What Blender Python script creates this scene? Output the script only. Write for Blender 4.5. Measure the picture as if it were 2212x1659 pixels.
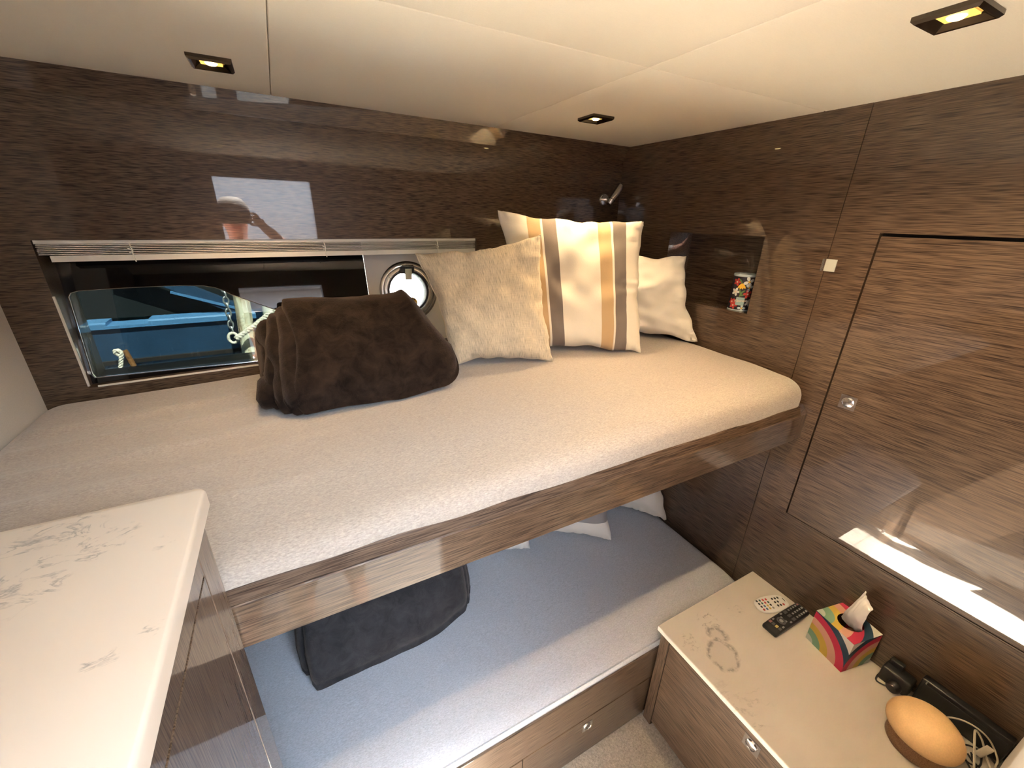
import bpy, bmesh, math, random
from mathutils import Vector, Matrix, noise
random.seed(7)
scn = bpy.context.scene
COL = scn.collection
for o in list(bpy.data.objects):
    bpy.data.objects.remove(o)

# ------------------------------------------------------------------ camera
cam_d = bpy.data.cameras.new('camera'); cam = bpy.data.objects.new('camera', cam_d); COL.objects.link(cam)
cam_d.sensor_fit = 'HORIZONTAL'; cam_d.sensor_width = 36.0; cam_d.lens = 884.425 / 2212 * 36
cam_d.clip_start = 0.01; cam_d.clip_end = 200
_r = Vector((0.88320999, -0.46846509, 0.02192187)); _d = Vector((-0.15860866, -0.34236537, -0.92608274)); _f = Vector((0.44134273, 0.81444853, -0.37668314))
M = Matrix((_r, -_d, -_f)).transposed().to_4x4(); M.translation = (0, 0, 1.72)
cam.matrix_world = M
scn.camera = cam

# ------------------------------------------------------------------ world, sun, added daylight lamp, exposure
w = bpy.data.worlds.new('world'); scn.world = w; w.use_nodes = True
bg = w.node_tree.nodes['Background']; bg.inputs[0].default_value = (0.62, 0.78, 1.0, 1); bg.inputs[1].default_value = 2.5
sd = bpy.data.lights.new('sun', 'SUN'); sd.energy = 125.0; sd.angle = 0.009; sd.color = (1.0, 0.93, 0.82)
sun = bpy.data.objects.new('sun', sd); COL.objects.link(sun)
sun.rotation_euler = Vector((0.15, -0.5, 0.85)).to_track_quat('Z', 'Y').to_euler()
ad = bpy.data.lights.new('daylight_fill', 'AREA'); ad.shape = 'RECTANGLE'; ad.size = 1.6; ad.size_y = 0.70
ad.energy = 48; ad.color = (0.60, 0.79, 1.0)
hatch = bpy.data.objects.new('daylight_fill', ad); COL.objects.link(hatch)
hatch.location = (0.40, -0.97, 2.24)  # added area lamp standing in for passage daylight, set in an invented hatch
scn.view_settings.view_transform = 'Standard'; scn.view_settings.look = 'None'
scn.view_settings.gamma = 1; scn.view_settings.use_curve_mapping = False
scn.view_settings.exposure = 1.95
LAMP_W = 10.0
LAMP_COL = (1.0, 0.70, 0.38)

# ------------------------------------------------------------------ helpers
def wm(o):
    m = o.matrix_basis.copy()
    while o.parent:
        o = o.parent; m = o.matrix_basis @ m
    return m

class MB:
    def __init__(s): s.v = []; s.f = []; s.uv = None
    def add(s, v, f):
        n = len(s.v); s.v += [Vector(p) for p in v]; s.f += [tuple(i + n for i in q) for q in f]; return s
    def box(s, lo, hi):
        x0, y0, z0 = lo; x1, y1, z1 = hi
        v = [(x0,y0,z0),(x1,y0,z0),(x1,y1,z0),(x0,y1,z0),(x0,y0,z1),(x1,y0,z1),(x1,y1,z1),(x0,y1,z1)]
        return s.add(v, [(0,3,2,1),(4,5,6,7),(0,1,5,4),(1,2,6,5),(2,3,7,6),(3,0,4,7)])
    def rbox(s, lo, hi, r, n=(4,4,4), fn=None, seg=3):
        v, f = rbox(lo, hi, r, n, seg)
        if fn: v = [fn(Vector(p)) for p in v]
        return s.add(v, f)
    def prism(s, pts, a, b, axis):
        """pts 2D closed loop extruded from a to b along axis 0/1/2"""
        def mk(p, t):
            if axis == 0: return (t, p[0], p[1])
            if axis == 1: return (p[0], t, p[1])
            return (p[0], p[1], t)
        n = len(pts); v = [mk(p, a) for p in pts] + [mk(p, b) for p in pts]
        f = [tuple(range(n)), tuple(reversed(range(n, 2*n)))] + [(i, n+i, n+(i+1) % n, (i+1) % n) for i in range(n)]
        return s.add(v, f)
    def tube(s, pts, r, seg=8, smooth_n=0, caps=True):
        if smooth_n: pts = catmull(pts, smooth_n)
        pts = [Vector(p) for p in pts]; n = len(pts)
        rr = r if isinstance(r, (list, tuple)) else [r] * n
        v = []; f = []
        t0 = (pts[1] - pts[0]).normalized(); u = t0.orthogonal().normalized()
        for i, p in enumerate(pts):
            t = (pts[min(i+1, n-1)] - pts[max(i-1, 0)]).normalized()
            u = (u - t * u.dot(t)).normalized(); b = t.cross(u)
            for k in range(seg):
                a = 2*math.pi*k/seg; v.append(p + (u*math.cos(a) + b*math.sin(a)) * rr[i])
        for i in range(n-1):
            for k in range(seg):
                f.append((i*seg+k, i*seg+(k+1) % seg, (i+1)*seg+(k+1) % seg, (i+1)*seg+k))
        if caps:
            f.append(tuple(reversed(range(seg)))); f.append(tuple((n-1)*seg+k for k in range(seg)))
        return s.add(v, f)
    def lathe(s, prof, c, seg=32, axis=None):
        """prof [(r,h)], about axis through c"""
        ax = Vector(axis or (0,0,1)).normalized(); u = ax.orthogonal().normalized(); b = ax.cross(u); c = Vector(c)
        v = []; f = []; n = len(prof)
        for r, h in prof:
            for k in range(seg):
                a = 2*math.pi*k/seg; v.append(c + ax*h + (u*math.cos(a) + b*math.sin(a)) * max(r, 1e-5))
        for i in range(n-1):
            for k in range(seg):
                f.append((i*seg+k, i*seg+(k+1) % seg, (i+1)*seg+(k+1) % seg, (i+1)*seg+k))
        shut = prof[0] == prof[-1]
        if prof[0][0] > 1e-4 and not shut: f.append(tuple(reversed(range(seg))))
        if prof[-1][0] > 1e-4 and not shut: f.append(tuple((n-1)*seg+k for k in range(seg)))
        return s.add(v, f)
    def build(s, name, mat, parent=None, origin=None, smooth=True, angle=40, recalc=True):
        if parent is not None: inv = wm(parent).inverted(); loc = Vector((0,0,0)); vs = [inv @ p for p in s.v]
        else:
            if origin is None:
                xs = [p.x for p in s.v]; ys = [p.y for p in s.v]; zs = [p.z for p in s.v]
                origin = ((min(xs)+max(xs))/2, (min(ys)+max(ys))/2, min(zs))
            loc = Vector(origin); vs = [p - loc for p in s.v]
        me = bpy.data.meshes.new(name); me.from_pydata([tuple(p) for p in vs], [], s.f); me.update()
        if recalc:
            bm = bmesh.new(); bm.from_mesh(me); bmesh.ops.recalc_face_normals(bm, faces=bm.faces); bm.to_mesh(me); bm.free()
        if s.uv:
            uvl = me.uv_layers.new(name='uv')
            for lp in me.loops: uvl.data[lp.index].uv = s.uv[lp.vertex_index]
        me.materials.append(mat if not isinstance(mat, str) else MAT[mat])
        if smooth:
            me.polygons.foreach_set('use_smooth', [True]*len(me.polygons))
            try: me.set_sharp_from_angle(angle=math.radians(angle))
            except Exception: pass
        o = bpy.data.objects.new(name, me); COL.objects.link(o); o.location = loc
        if parent is not None: o.parent = parent
        return o

def catmull(pts, k):
    P = [Vector(p) for p in pts]; P = [P[0]*2-P[1]] + P + [P[-1]*2-P[-2]]; out = []
    for i in range(1, len(P)-2):
        for j in range(k):
            t = j/k; a, b, c, d = P[i-1], P[i], P[i+1], P[i+2]
            out.append(0.5*((2*b) + (c-a)*t + (2*a-5*b+4*c-d)*t*t + (3*b-a-3*c+d)*t*t*t))
    out.append(P[-2]); return out

def rbox(lo, hi, r, n, seg=3):
    lo = Vector(lo); hi = Vector(hi); r = min(r, min((hi-lo))/2*0.999)
    ax = []
    for k in range(3):
        a, b = lo[k], hi[k]
        e = [r*(1-math.cos(math.pi/2*i/seg)) for i in range(seg+1)]
        mid = [a+r+(b-a-2*r)*i/max(1, n[k]) for i in range(1, max(1, n[k]))]
        ax.append([a+t for t in e] + mid + [b-t for t in reversed(e)])
    idx = {}; V = []; F = []
    def vid(i, j, k):
        key = (i, j, k)
        if key not in idx:
            p = Vector((ax[0][i], ax[1][j], ax[2][k]))
            q = Vector([min(max(p[t], lo[t]+r), hi[t]-r) for t in range(3)])
            d = p-q
            if d.length > 1e-9:
                # cube point to sphere
                p = q + d.normalized()*r
            idx[key] = len(V); V.append(p)
        return idx[key]
    N = [len(a)-1 for a in ax]
    for i in range(N[0]):
        for j in range(N[1]):
            F.append((vid(i,j,0), vid(i,j+1,0), vid(i+1,j+1,0), vid(i+1,j,0)))
            F.append((vid(i,j,N[2]), vid(i+1,j,N[2]), vid(i+1,j+1,N[2]), vid(i,j+1,N[2])))
    for i in range(N[0]):
        for k in range(N[2]):
            F.append((vid(i,0,k), vid(i+1,0,k), vid(i+1,0,k+1), vid(i,0,k+1)))
            F.append((vid(i,N[1],k), vid(i,N[1],k+1), vid(i+1,N[1],k+1), vid(i+1,N[1],k)))
    for j in range(N[1]):
        for k in range(N[2]):
            F.append((vid(0,j,k), vid(0,j,k+1), vid(0,j+1,k+1), vid(0,j+1,k)))
            F.append((vid(N[0],j,k), vid(N[0],j+1,k), vid(N[0],j+1,k+1), vid(N[0],j,k+1)))
    return V, F

def plate(outer, holes, t, fmap):
    """flat plate with holes: 2D loops, thickness t; fmap(a,b,depth)->world. returns (v,f)"""
    bm = bmesh.new(); es = []
    loops = [outer] + holes; rings = []
    for L in loops:
        vs = [bm.verts.new((p[0], p[1], 0)) for p in L]; rings.append(len(L))
        es += [bm.edges.new((vs[i], vs[(i+1) % len(vs)])) for i in range(len(vs))]
    bmesh.ops.triangle_fill(bm, use_beauty=True, use_dissolve=False, edges=es)
    bm.verts.index_update()
    v2 = [(v.co.x, v.co.y) for v in bm.verts]; fs = [tuple(v.index for v in f.verts) for f in bm.faces]; bm.free()
    n = len(v2); V = [fmap(a, b, 0) for a, b in v2] + [fmap(a, b, t) for a, b in v2]
    F = list(fs) + [tuple(reversed([i+n for i in f])) for f in fs]
    s = 0
    for c in rings:
        for i in range(c):
            a = s+i; b = s+(i+1) % c; F.append((a, b, b+n, a+n))
        s += c
    return V, F

def circle(c, r, n=40): return [(c[0]+r*math.cos(2*math.pi*i/n), c[1]+r*math.sin(2*math.pi*i/n)) for i in range(n)]
def rect(a0, b0, a1, b1): return [(a0, b0), (a1, b0), (a1, b1), (a0, b1)]

def empty(name, loc=(0,0,0), rot=(0,0,0), parent=None):
    o = bpy.data.objects.new(name, None); COL.objects.link(o); o.location = loc; o.rotation_euler = rot
    o.empty_display_size = 0.05
    if parent: o.parent = parent
    return o
def tag(o, label, cat, group=None):
    o['label'] = label; o['category'] = cat
    if group: o['group'] = group
    return o
def struct(o, label=None, cat=None):
    o['kind'] = 'structure'
    if label: o['label'] = label
    if cat: o['category'] = cat
    return o

# ------------------------------------------------------------------ materials
MAT = {}
class NT:
    def __init__(s, name):
        s.m = bpy.data.materials.new(name); s.m.use_nodes = True; s.t = s.m.node_tree
        s.b = s.t.nodes['Principled BSDF']; s.out = s.t.nodes['Material Output']; MAT[name] = s.m
    def n(s, typ, **k):
        x = s.t.nodes.new(typ)
        for a, v in k.items():
            if a.startswith('i_'):
                key = a[2:]; key = int(key) if key.isdigit() else key
                x.inputs[key].default_value = v
            else: setattr(x, a, v)
        return x
    def l(s, a, b): s.t.links.new(a, b)
    def ramp(s, fac, stops, interp='LINEAR'):
        r = s.n('ShaderNodeValToRGB'); r.color_ramp.interpolation = interp; e = r.color_ramp.elements
        while len(e) < len(stops): e.new(0.5)
        for el, (p, c) in zip(e, stops): el.position = p; el.color = (*c, 1)
        s.l(fac, r.inputs[0]); return r.outputs[0]
    def coords(s, scale=(1,1,1), rot=(0,0,0), kind='Object'):
        tc = s.n('ShaderNodeTexCoord'); mp = s.n('ShaderNodeMapping'); s.l(tc.outputs[kind], mp.inputs[0])
        mp.inputs['Scale'].default_value = scale; mp.inputs['Rotation'].default_value = rot; return mp.outputs[0]
    def noise(s, vec, scale=1, detail=3, rough=0.5, dist=0):
        x = s.n('ShaderNodeTexNoise'); s.l(vec, x.inputs['Vector']); x.inputs['Scale'].default_value = scale
        x.inputs['Detail'].default_value = detail; x.inputs['Roughness'].default_value = rough; x.inputs['Distortion'].default_value = dist
        return x.outputs['Fac']
    def math(s, op, a, b=None, c=None):
        x = s.n('ShaderNodeMath', operation=op)
        for i, q in enumerate((a, b, c)):
            if q is None: continue
            if isinstance(q, (int, float)): x.inputs[i].default_value = q
            else: s.l(q, x.inputs[i])
        return x.outputs[0]
    def bump(s, h, dist=0.001, strength=1.0, normal=None):
        x = s.n('ShaderNodeBump'); x.inputs['Distance'].default_value = dist; x.inputs['Strength'].default_value = strength
        s.l(h, x.inputs['Height'])
        if normal: s.l(normal, x.inputs['Normal'])
        s.l(x.outputs[0], s.b.inputs['Normal']); return x.outputs[0]
    def mix(s, fac, a, b, typ='MIX'):
        x = s.n('ShaderNodeMix', data_type='RGBA', blend_type=typ)
        for i, q in ((0, fac), (6, a), (7, b)):
            if isinstance(q, (int, float)): x.inputs[i].default_value = q
            elif isinstance(q, tuple): x.inputs[i].default_value = (*q, 1)
            else: s.l(q, x.inputs[i])
        return x.outputs[2]
    def set(s, **k):
        for a, v in k.items():
            a = a.replace('_', ' ')
            if isinstance(v, tuple) and len(v) == 3: v = (*v, 1)
            s.b.inputs[a].default_value = v
        return s

def plain(name, col, rough=0.5, metal=0.0, coat=0.0, bump=0, bscale=200, var=0.0):
    s = NT(name); s.set(Base_Color=col, Roughness=rough, Metallic=metal, Coat_Weight=coat, Coat_Roughness=0.03)
    if var or bump:
        v = s.coords(); n = s.noise(v, bscale, 4)
        if var:
            c = s.ramp(n, [(0.3, tuple(q*(1-var) for q in col)), (0.7, tuple(min(1, q*(1+var)) for q in col))]); s.l(c, s.b.inputs['Base Color'])
        if bump: s.bump(n, bump)
    return s.m

def wood(name, axis, dark=(0.020, 0.0105, 0.0062), mid=(0.064, 0.038, 0.0225), light=(0.132, 0.088, 0.057), rough=0.4, coat=1.0):
    s = NT(name)
    sc = [330.0]*3; sc['xyz'.index(axis)] = 10.0; sc2 = [90.0]*3; sc2['xyz'.index(axis)] = 3.0
    n1 = s.noise(s.coords(tuple(sc)), 1.6, 2, 0.5); n2 = s.noise(s.coords(tuple(sc2)), 1.0, 3, 0.6, 0.3)
    h = s.math('ADD', s.math('MULTIPLY', n1, 0.82), s.math('MULTIPLY', n2, 0.18))
    c = s.ramp(h, [(0.35, dark), (0.44, mid), (0.64, light)]); s.l(c, s.b.inputs['Base Color'])
    s.set(Roughness=rough, Specular_IOR_Level=0.25, Coat_Weight=coat, Coat_Roughness=0.02, Coat_IOR=1.55)
    return s.m
wood('satin_wood', 'x', rough=0.6, coat=0.0); wood('wood_x', 'x'); wood('wood_y', 'y'); wood('wood_z', 'z')

def fabric(name, base, var=0.12, scale=260.0, bump=0.0006, twill=0.0, tw_scale=520.0, rough=0.9, sheen=0.3):
    s = NT(name); v = s.coords(); n = s.noise(v, scale, 3, 0.6); n2 = s.noise(v, 6.0, 3, 0.5)
    st = s.noise(s.coords((40, 700, 700)), 1.0, 2); h = s.math('ADD', s.math('MULTIPLY', n, 0.6), s.math('MULTIPLY', st, 0.4))
    if twill:
        a = s.noise(s.coords((150, 520, 520), rot=(0.0, 0.0, 0.55)), 1.0, 2)
        h = s.math('ADD', s.math('MULTIPLY', h, 1-twill), s.math('MULTIPLY', a, twill))
    c = s.ramp(h, [(0.25, tuple(q*(1-var) for q in base)), (0.75, tuple(min(1, q*(1+var)) for q in base))])
    c = s.mix(s.math('MULTIPLY', n2, 0.10), c, tuple(q*0.8 for q in base)); s.l(c, s.b.inputs['Base Color'])
    s.set(Roughness=rough, Specular_IOR_Level=0.2, Sheen_Weight=sheen); s.bump(h, bump, 0.8); return s.m
fabric('sheet', (0.365, 0.318, 0.275), 0.42, 300, 0.0010, 0.5); fabric('daylit_sheet', (0.47, 0.48, 0.51), 0.36, 300, 0.0008, 0.5)  # lower mattress: same fabric, cool daylight put into a lighter, bluer copy
fabric('headliner', (0.90, 0.84, 0.69), 0.04, 420, 0.0003, rough=0.65, sheen=0.1)
fabric('wall_fabric', (0.60, 0.545, 0.47), 0.10, 300, 0.0006)
fabric('white_cotton', (0.76, 0.73, 0.66), 0.04, 500, 0.0003)
fabric('grey_cotton', (0.33, 0.32, 0.31), 0.06, 500, 0.0003)

def linen(name, base):
    s = NT(name); a = s.noise(s.coords((210, 14, 1), kind='UV'), 1, 3); b = s.noise(s.coords((14, 150, 1), kind='UV'), 1, 3)
    h = s.math('ADD', s.math('MULTIPLY', a, 0.78), s.math('MULTIPLY', b, 0.22))
    c = s.ramp(h, [(0.34, tuple(q*0.68 for q in base)), (0.5, base), (0.66, tuple(min(1, q*1.22) for q in base))]); s.l(c, s.b.inputs['Base Color'])
    s.set(Roughness=0.9, Specular_IOR_Level=0.15, Sheen_Weight=0.2); s.bump(h, 0.0008, 0.8); return s.m
linen('tan_linen', (0.62, 0.53, 0.385))

def stripes(name):
    s = NT(name); tc = s.n('ShaderNodeTexCoord'); sp = s.n('ShaderNodeSeparateXYZ'); s.l(tc.outputs['UV'], sp.inputs[0])
    W = (0.80, 0.74, 0.62); T = (0.52, 0.36, 0.19); G = (0.185, 0.155, 0.135)
    c = s.ramp(sp.outputs[0], [(0.0, W), (0.185, T), (0.275, W), (0.292, G), (0.385, W), (0.665, T), (0.755, W), (0.772, G), (0.865, W)], 'CONSTANT')
    n = s.noise(s.coords((400, 400, 400)), 1, 3); c = s.mix(s.math('MULTIPLY', n, 0.14), c, (0.3, 0.26, 0.2)); s.l(c, s.b.inputs['Base Color'])
    s.set(Roughness=0.85, Specular_IOR_Level=0.15, Sheen_Weight=0.2); s.bump(n, 0.0004, 0.7); return s.m
stripes('stripe_cotton')
s_ = NT('end_stripe'); tc_ = s_.n('ShaderNodeTexCoord'); sp_ = s_.n('ShaderNodeSeparateXYZ'); s_.l(tc_.outputs['UV'], sp_.inputs[0])
s_.l(s_.ramp(sp_.outputs[1], [(0.0, (0.76, 0.73, 0.66)), (0.22, (0.30, 0.285, 0.275)), (0.42, (0.76, 0.73, 0.66))], 'CONSTANT'), s_.b.inputs['Base Color']); s_.set(Roughness=0.9)

def fleece(name, a, b):
    s = NT(name); v = s.coords(); n = s.noise(v, 22, 5, 0.65, 0.6); f = s.noise(v, 420, 3, 0.6)
    c = s.ramp(n, [(0.33, a), (0.68, b)]); s.l(c, s.b.inputs['Base Color'])
    h = s.math('ADD', s.math('MULTIPLY', n, 0.5), s.math('MULTIPLY', f, 0.5))
    s.set(Roughness=0.95, Specular_IOR_Level=0.1, Sheen_Weight=0.25, Sheen_Roughness=0.4); s.b.inputs['Sheen Tint'].default_value = (0.75, 0.6, 0.5, 1); s.bump(h, 0.0035, 0.9); return s.m
fleece('brown_fleece', (0.008, 0.0048, 0.0035), (0.036, 0.022, 0.016))
fleece('grey_fleece', (0.030, 0.028, 0.030), (0.060, 0.056, 0.058))

def marble(name, patches, rings_, sparse=0.6, lo=(0.66, 0.615, 0.545), hi=(0.60, 0.555, 0.485)):
    s = NT(name); v = s.coords(); d = s.noise(v, 3.2, 4, 0.55, 0.8)
    def lines(scale, dist, rot, sharp):
        wv = s.noise(s.coords((1, 1.9, 1), rot=(0, 0, rot)), scale, 5, 0.62, dist); l_ = s.math('ABSOLUTE', s.math('SUBTRACT', wv, 0.5))
        return s.math('SUBTRACT', 1.0, s.math('MINIMUM', s.math('MULTIPLY', l_, sharp), 1.0))
    def dist_to(c, wob):
        nn = s.n('ShaderNodeTexNoise'); s.l(v, nn.inputs['Vector']); nn.inputs['Scale'].default_value = 24; nn.inputs['Detail'].default_value = 4
        sub = s.n('ShaderNodeVectorMath', operation='SUBTRACT'); s.l(nn.outputs['Color'], sub.inputs[0]); sub.inputs[1].default_value = (0.5, 0.5, 0.5)
        sc = s.n('ShaderNodeVectorMath', operation='SCALE'); s.l(sub.outputs[0], sc.inputs[0]); sc.inputs['Scale'].default_value = wob
        ad_ = s.n('ShaderNodeVectorMath', operation='ADD'); s.l(v, ad_.inputs[0]); s.l(sc.outputs[0], ad_.inputs[1])
        fl_ = s.n('ShaderNodeVectorMath', operation='MULTIPLY'); s.l(ad_.outputs[0], fl_.inputs[0]); fl_.inputs[1].default_value = (1, 1, 0)
        q = s.n('ShaderNodeVectorMath', operation='DISTANCE'); s.l(fl_.outputs[0], q.inputs[0]); q.inputs[1].default_value = (c[0], c[1], 0); return q.outputs['Value']
    br = s.ramp(s.noise(v, 70, 3, 0.6), [(0.40, (0, 0, 0)), (0.58, (1, 1, 1))])
    patch = s.ramp(d, [(0.56, (0, 0, 0)), (0.68, (1, 1, 1))])
    fac = s.math('MULTIPLY', s.math('MULTIPLY', lines(5.5, 1.6, 0.7, 30), patch), s.math('MULTIPLY', br, sparse))
    for (c, r) in patches:
        m_ = s.math('SUBTRACT', 1.0, s.math('MINIMUM', s.math('DIVIDE', dist_to(c, 0.05), r), 1.0))
        fac = s.math('MAXIMUM', fac, s.math('MULTIPLY', s.math('MULTIPLY', lines(17, 1.2, 0.9, 24), s.math('MINIMUM', s.math('MULTIPLY', m_, 3.0), 1.0)), s.math('MULTIPLY', br, 0.7)))
    for (c, r, w_) in rings_:
        b_ = s.math('SUBTRACT', 1.0, s.math('MINIMUM', s.math('DIVIDE', s.math('ABSOLUTE', s.math('SUBTRACT', dist_to(c, 0.035), r)), w_), 1.0))
        inner = s.math('MULTIPLY', s.math('LESS_THAN', dist_to(c, 0.035), r), 0.13)
        fac = s.math('MAXIMUM', fac, s.math('MAXIMUM', inner, s.math('MULTIPLY', b_, s.math('MULTIPLY', s.math('ADD', br, 0.25), 0.62))))
    cloud = s.ramp(s.noise(v, 2.2, 3), [(0.35, lo), (0.7, hi)])
    c = s.mix(fac, cloud, (0.17, 0.165, 0.155)); s.l(c, s.b.inputs['Base Color']); s.set(Roughness=0.28, Specular_IOR_Level=0.45); return s.m
marble('marble', [((-0.085, 0.28), 0.045), ((0.03, 0.27), 0.03), ((-0.20, 0.265), 0.03)], [((-0.145, 0.185), 0.042, 0.011), ((-0.100, 0.240), 0.022, 0.014)])
marble('counter_marble', [((0.115, 0.300), 0.045), ((0.155, 0.270), 0.04), ((0.115, 0.235), 0.05), ((0.235, 0.12), 0.014), ((0.205, 0.10), 0.012), ((0.225, 0.24), 0.012)], [], 0.3, (0.60, 0.515, 0.42), (0.55, 0.47, 0.38))  # copy of the dresser stone, darker and warmer: shading put into the colour

plain('chrome', (0.85, 0.85, 0.85), 0.14, 1.0); plain('switch_face', (0.62, 0.64, 0.56), 0.25, 0.3); plain('steel', (0.55, 0.53, 0.52), 0.25, 1.0); plain('dark_chrome', (0.10, 0.085, 0.07), 0.15, 1.0)
plain('dark_gap', (0.008, 0.006, 0.006), 0.7); plain('black_plastic', (0.012, 0.012, 0.014), 0.35); plain('black_rubber', (0.015, 0.015, 0.016), 0.6)
plain('ivory', (0.74, 0.70, 0.62), 0.45); plain('ivory_dim', (0.60, 0.56, 0.49), 0.5); plain('gelcoat', (0.62, 0.585, 0.55), 0.35, coat=0.3)
plain('white_plastic', (0.78, 0.77, 0.74), 0.35); plain('tissue', (0.86, 0.83, 0.78), 0.9, bump=0.001, bscale=60)
plain('cream_cable', (0.62, 0.57, 0.47), 0.5); plain('hall_wall', (0.60, 0.555, 0.53), 0.6); plain('bare_box', (0.10, 0.06, 0.04), 0.9)
plain('lamp_shade', (0.88, 0.58, 0.29), 0.55, var=0.05, bscale=300); plain('orange_sticker', (0.85, 0.42, 0.03), 0.6)
plain('frame_wood', (0.10, 0.048, 0.024), 0.35, coat=1.0)
wood('lamp_wood', 'x', (0.20, 0.10, 0.05), (0.30, 0.16, 0.08), (0.38, 0.22, 0.12), coat=0.2)
for i, c in enumerate([(0.02, 0.02, 0.02), (0.55, 0.04, 0.04), (0.03, 0.12, 0.10), (0.05, 0.16, 0.30), (0.60, 0.42, 0.05), (0.05, 0.02, 0.05)]): plain('key_%d' % i, c, 0.5)
plain('key_grey', (0.30, 0.30, 0.29), 0.5); plain('key_mid', (0.10, 0.10, 0.105), 0.5); plain('key_yellow', (0.62, 0.50, 0.16), 0.5); plain('key_rose', (0.34, 0.14, 0.14), 0.5)

def carpet():
    s = NT('carpet'); v = s.coords(); n = s.noise(v, 170, 4, 0.7); n2 = s.noise(v, 14, 3)
    c = s.ramp(n, [(0.3, (0.30, 0.265, 0.22)), (0.7, (0.66, 0.61, 0.53))]); s.l(s.mix(s.math('MULTIPLY', n2, 0.25), c, (0.40, 0.36, 0.31)), s.b.inputs['Base Color'])
    s.set(Roughness=1.0, Specular_IOR_Level=0.05, Sheen_Weight=0.3); s.bump(n, 0.006, 1.0)
carpet()

def glass(name, tint, refl=1.0, dirt=0.0):
    s = NT(name); t = s.t; t.nodes.remove(s.b)
    tr = s.n('ShaderNodeBsdfTransparent'); tr.inputs[0].default_value = (*tint, 1)
    gl = s.n('ShaderNodeBsdfGlossy'); gl.inputs['Roughness'].default_value = 0.01
    fr = s.n('ShaderNodeFresnel'); fr.inputs[0].default_value = 1.5
    mx = s.n('ShaderNodeMixShader'); s.l(fr.outputs[0], mx.inputs[0]); s.l(tr.outputs[0], mx.inputs[1]); s.l(gl.outputs[0], mx.inputs[2]); last = mx.outputs[0]
    if dirt:
        df = s.n('ShaderNodeBsdfDiffuse'); df.inputs[0].default_value = (0.75, 0.8, 0.85, 1)
        v = s.coords(); d = s.ramp(s.noise(v, 130, 3, 0.7), [(0.66, (0, 0, 0)), (0.78, (1, 1, 1))]); st = s.ramp(s.noise(s.coords((60, 60, 9), rot=(0, 0.35, 0)), 1, 3, 0.6), [(0.66, (0, 0, 0)), (0.8, (1, 1, 1))])
        f = s.math('MULTIPLY', s.math('ADD', d, st), dirt); m2 = s.n('ShaderNodeMixShader'); s.l(f, m2.inputs[0]); s.l(last, m2.inputs[1]); s.l(df.outputs[0], m2.inputs[2]); last = m2.outputs[0]
    s.l(last, s.out.inputs[0]); return s.m
glass('tinted_glass', (0.112, 0.122, 0.115), dirt=0.06); glass('clear_glass', (0.92, 0.92, 0.92))
plain('black_glass', (0.006, 0.005, 0.005), 0.03)

def emis(name, col, st):
    s = NT(name); s.set(Base_Color=(0, 0, 0), Emission_Color=col, Emission_Strength=st); return s.m
emis('bulb', (1.0, 0.70, 0.28), 3.0); emis('bulb_rim', (1.0, 0.50, 0.10), 0.55)

# ------------------------------------------------------------------ the hull frame: u along the window wall, w outward, z up
YAW = math.radians(3.0); CU = math.cos(YAW); SU = math.sin(YAW)
def H(u, w_, z): return Vector((1.4 + (u-1.4)*CU - w_*SU, 1.592 + (u-1.4)*SU + w_*CU, z))
def hull_y(x): return 1.592 + (x-1.4)*math.tan(YAW)
XL, XR, YF, ZC = -0.64, 1.40, -0.10, 2.014

# ------------------------------------------------------------------ structure
fl = MB().box((XL-0.05, YF-0.02, -0.05), (XR+0.15, 1.75, 0.0)).build('floor', 'carpet', smooth=False); struct(fl, 'pale beige looped carpet on the cabin floor', 'floor')

ce = struct(empty('ceiling', (0.4, 0.7, ZC)), 'cream padded headliner ceiling with stitched panel joints', 'ceiling')
g = 0.0006
xs = [XL-0.02, 0.037, 0.731, XR+0.02]
for i in range(3):
    for j in range(2):
        y0, y1 = (YF-0.02, 0.785-g) if j == 0 else (0.785+g, 1.50)
        def fn(p, j=j):
            if j == 1:
                t = (p.y-0.785)/(1.50-0.785); p.y = 0.785 + t*(hull_y(p.x)-0.030-0.785)
            return p
        m = MB().rbox((xs[i]+g, y0, ZC), (xs[i+1]-g, y1, ZC+0.03), 0.003, (14, 10, 1), fn, 3)
        m.build('ceiling_panel', 'headliner', ce)
MB().box((XL-0.1, YF-0.02, ZC+0.025), (XR+0.1, 1.70, ZC+0.05)).build('ceiling_backing', 'dark_gap', ce, smooth=False)
# dark cove strip between headliner and window wall
m = MB(); V = []
for x in (XL, XR+0.005):
    hy = hull_y(x); V += [(x, hy-0.032, ZC+0.012), (x, hy+0.012, ZC+0.012), (x, hy+0.012, 1.963), (x, hy-0.0015, 1.963)]
m.add(V, [(0,1,2,3),(7,6,5,4),(0,4,5,1),(1,5,6,2),(2,6,7,3),(3,7,4,0)])
struct(m.build('trim_1', 'wood_x', smooth=False), 'dark veneer cove strip between ceiling and window wall', 'trim')

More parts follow.
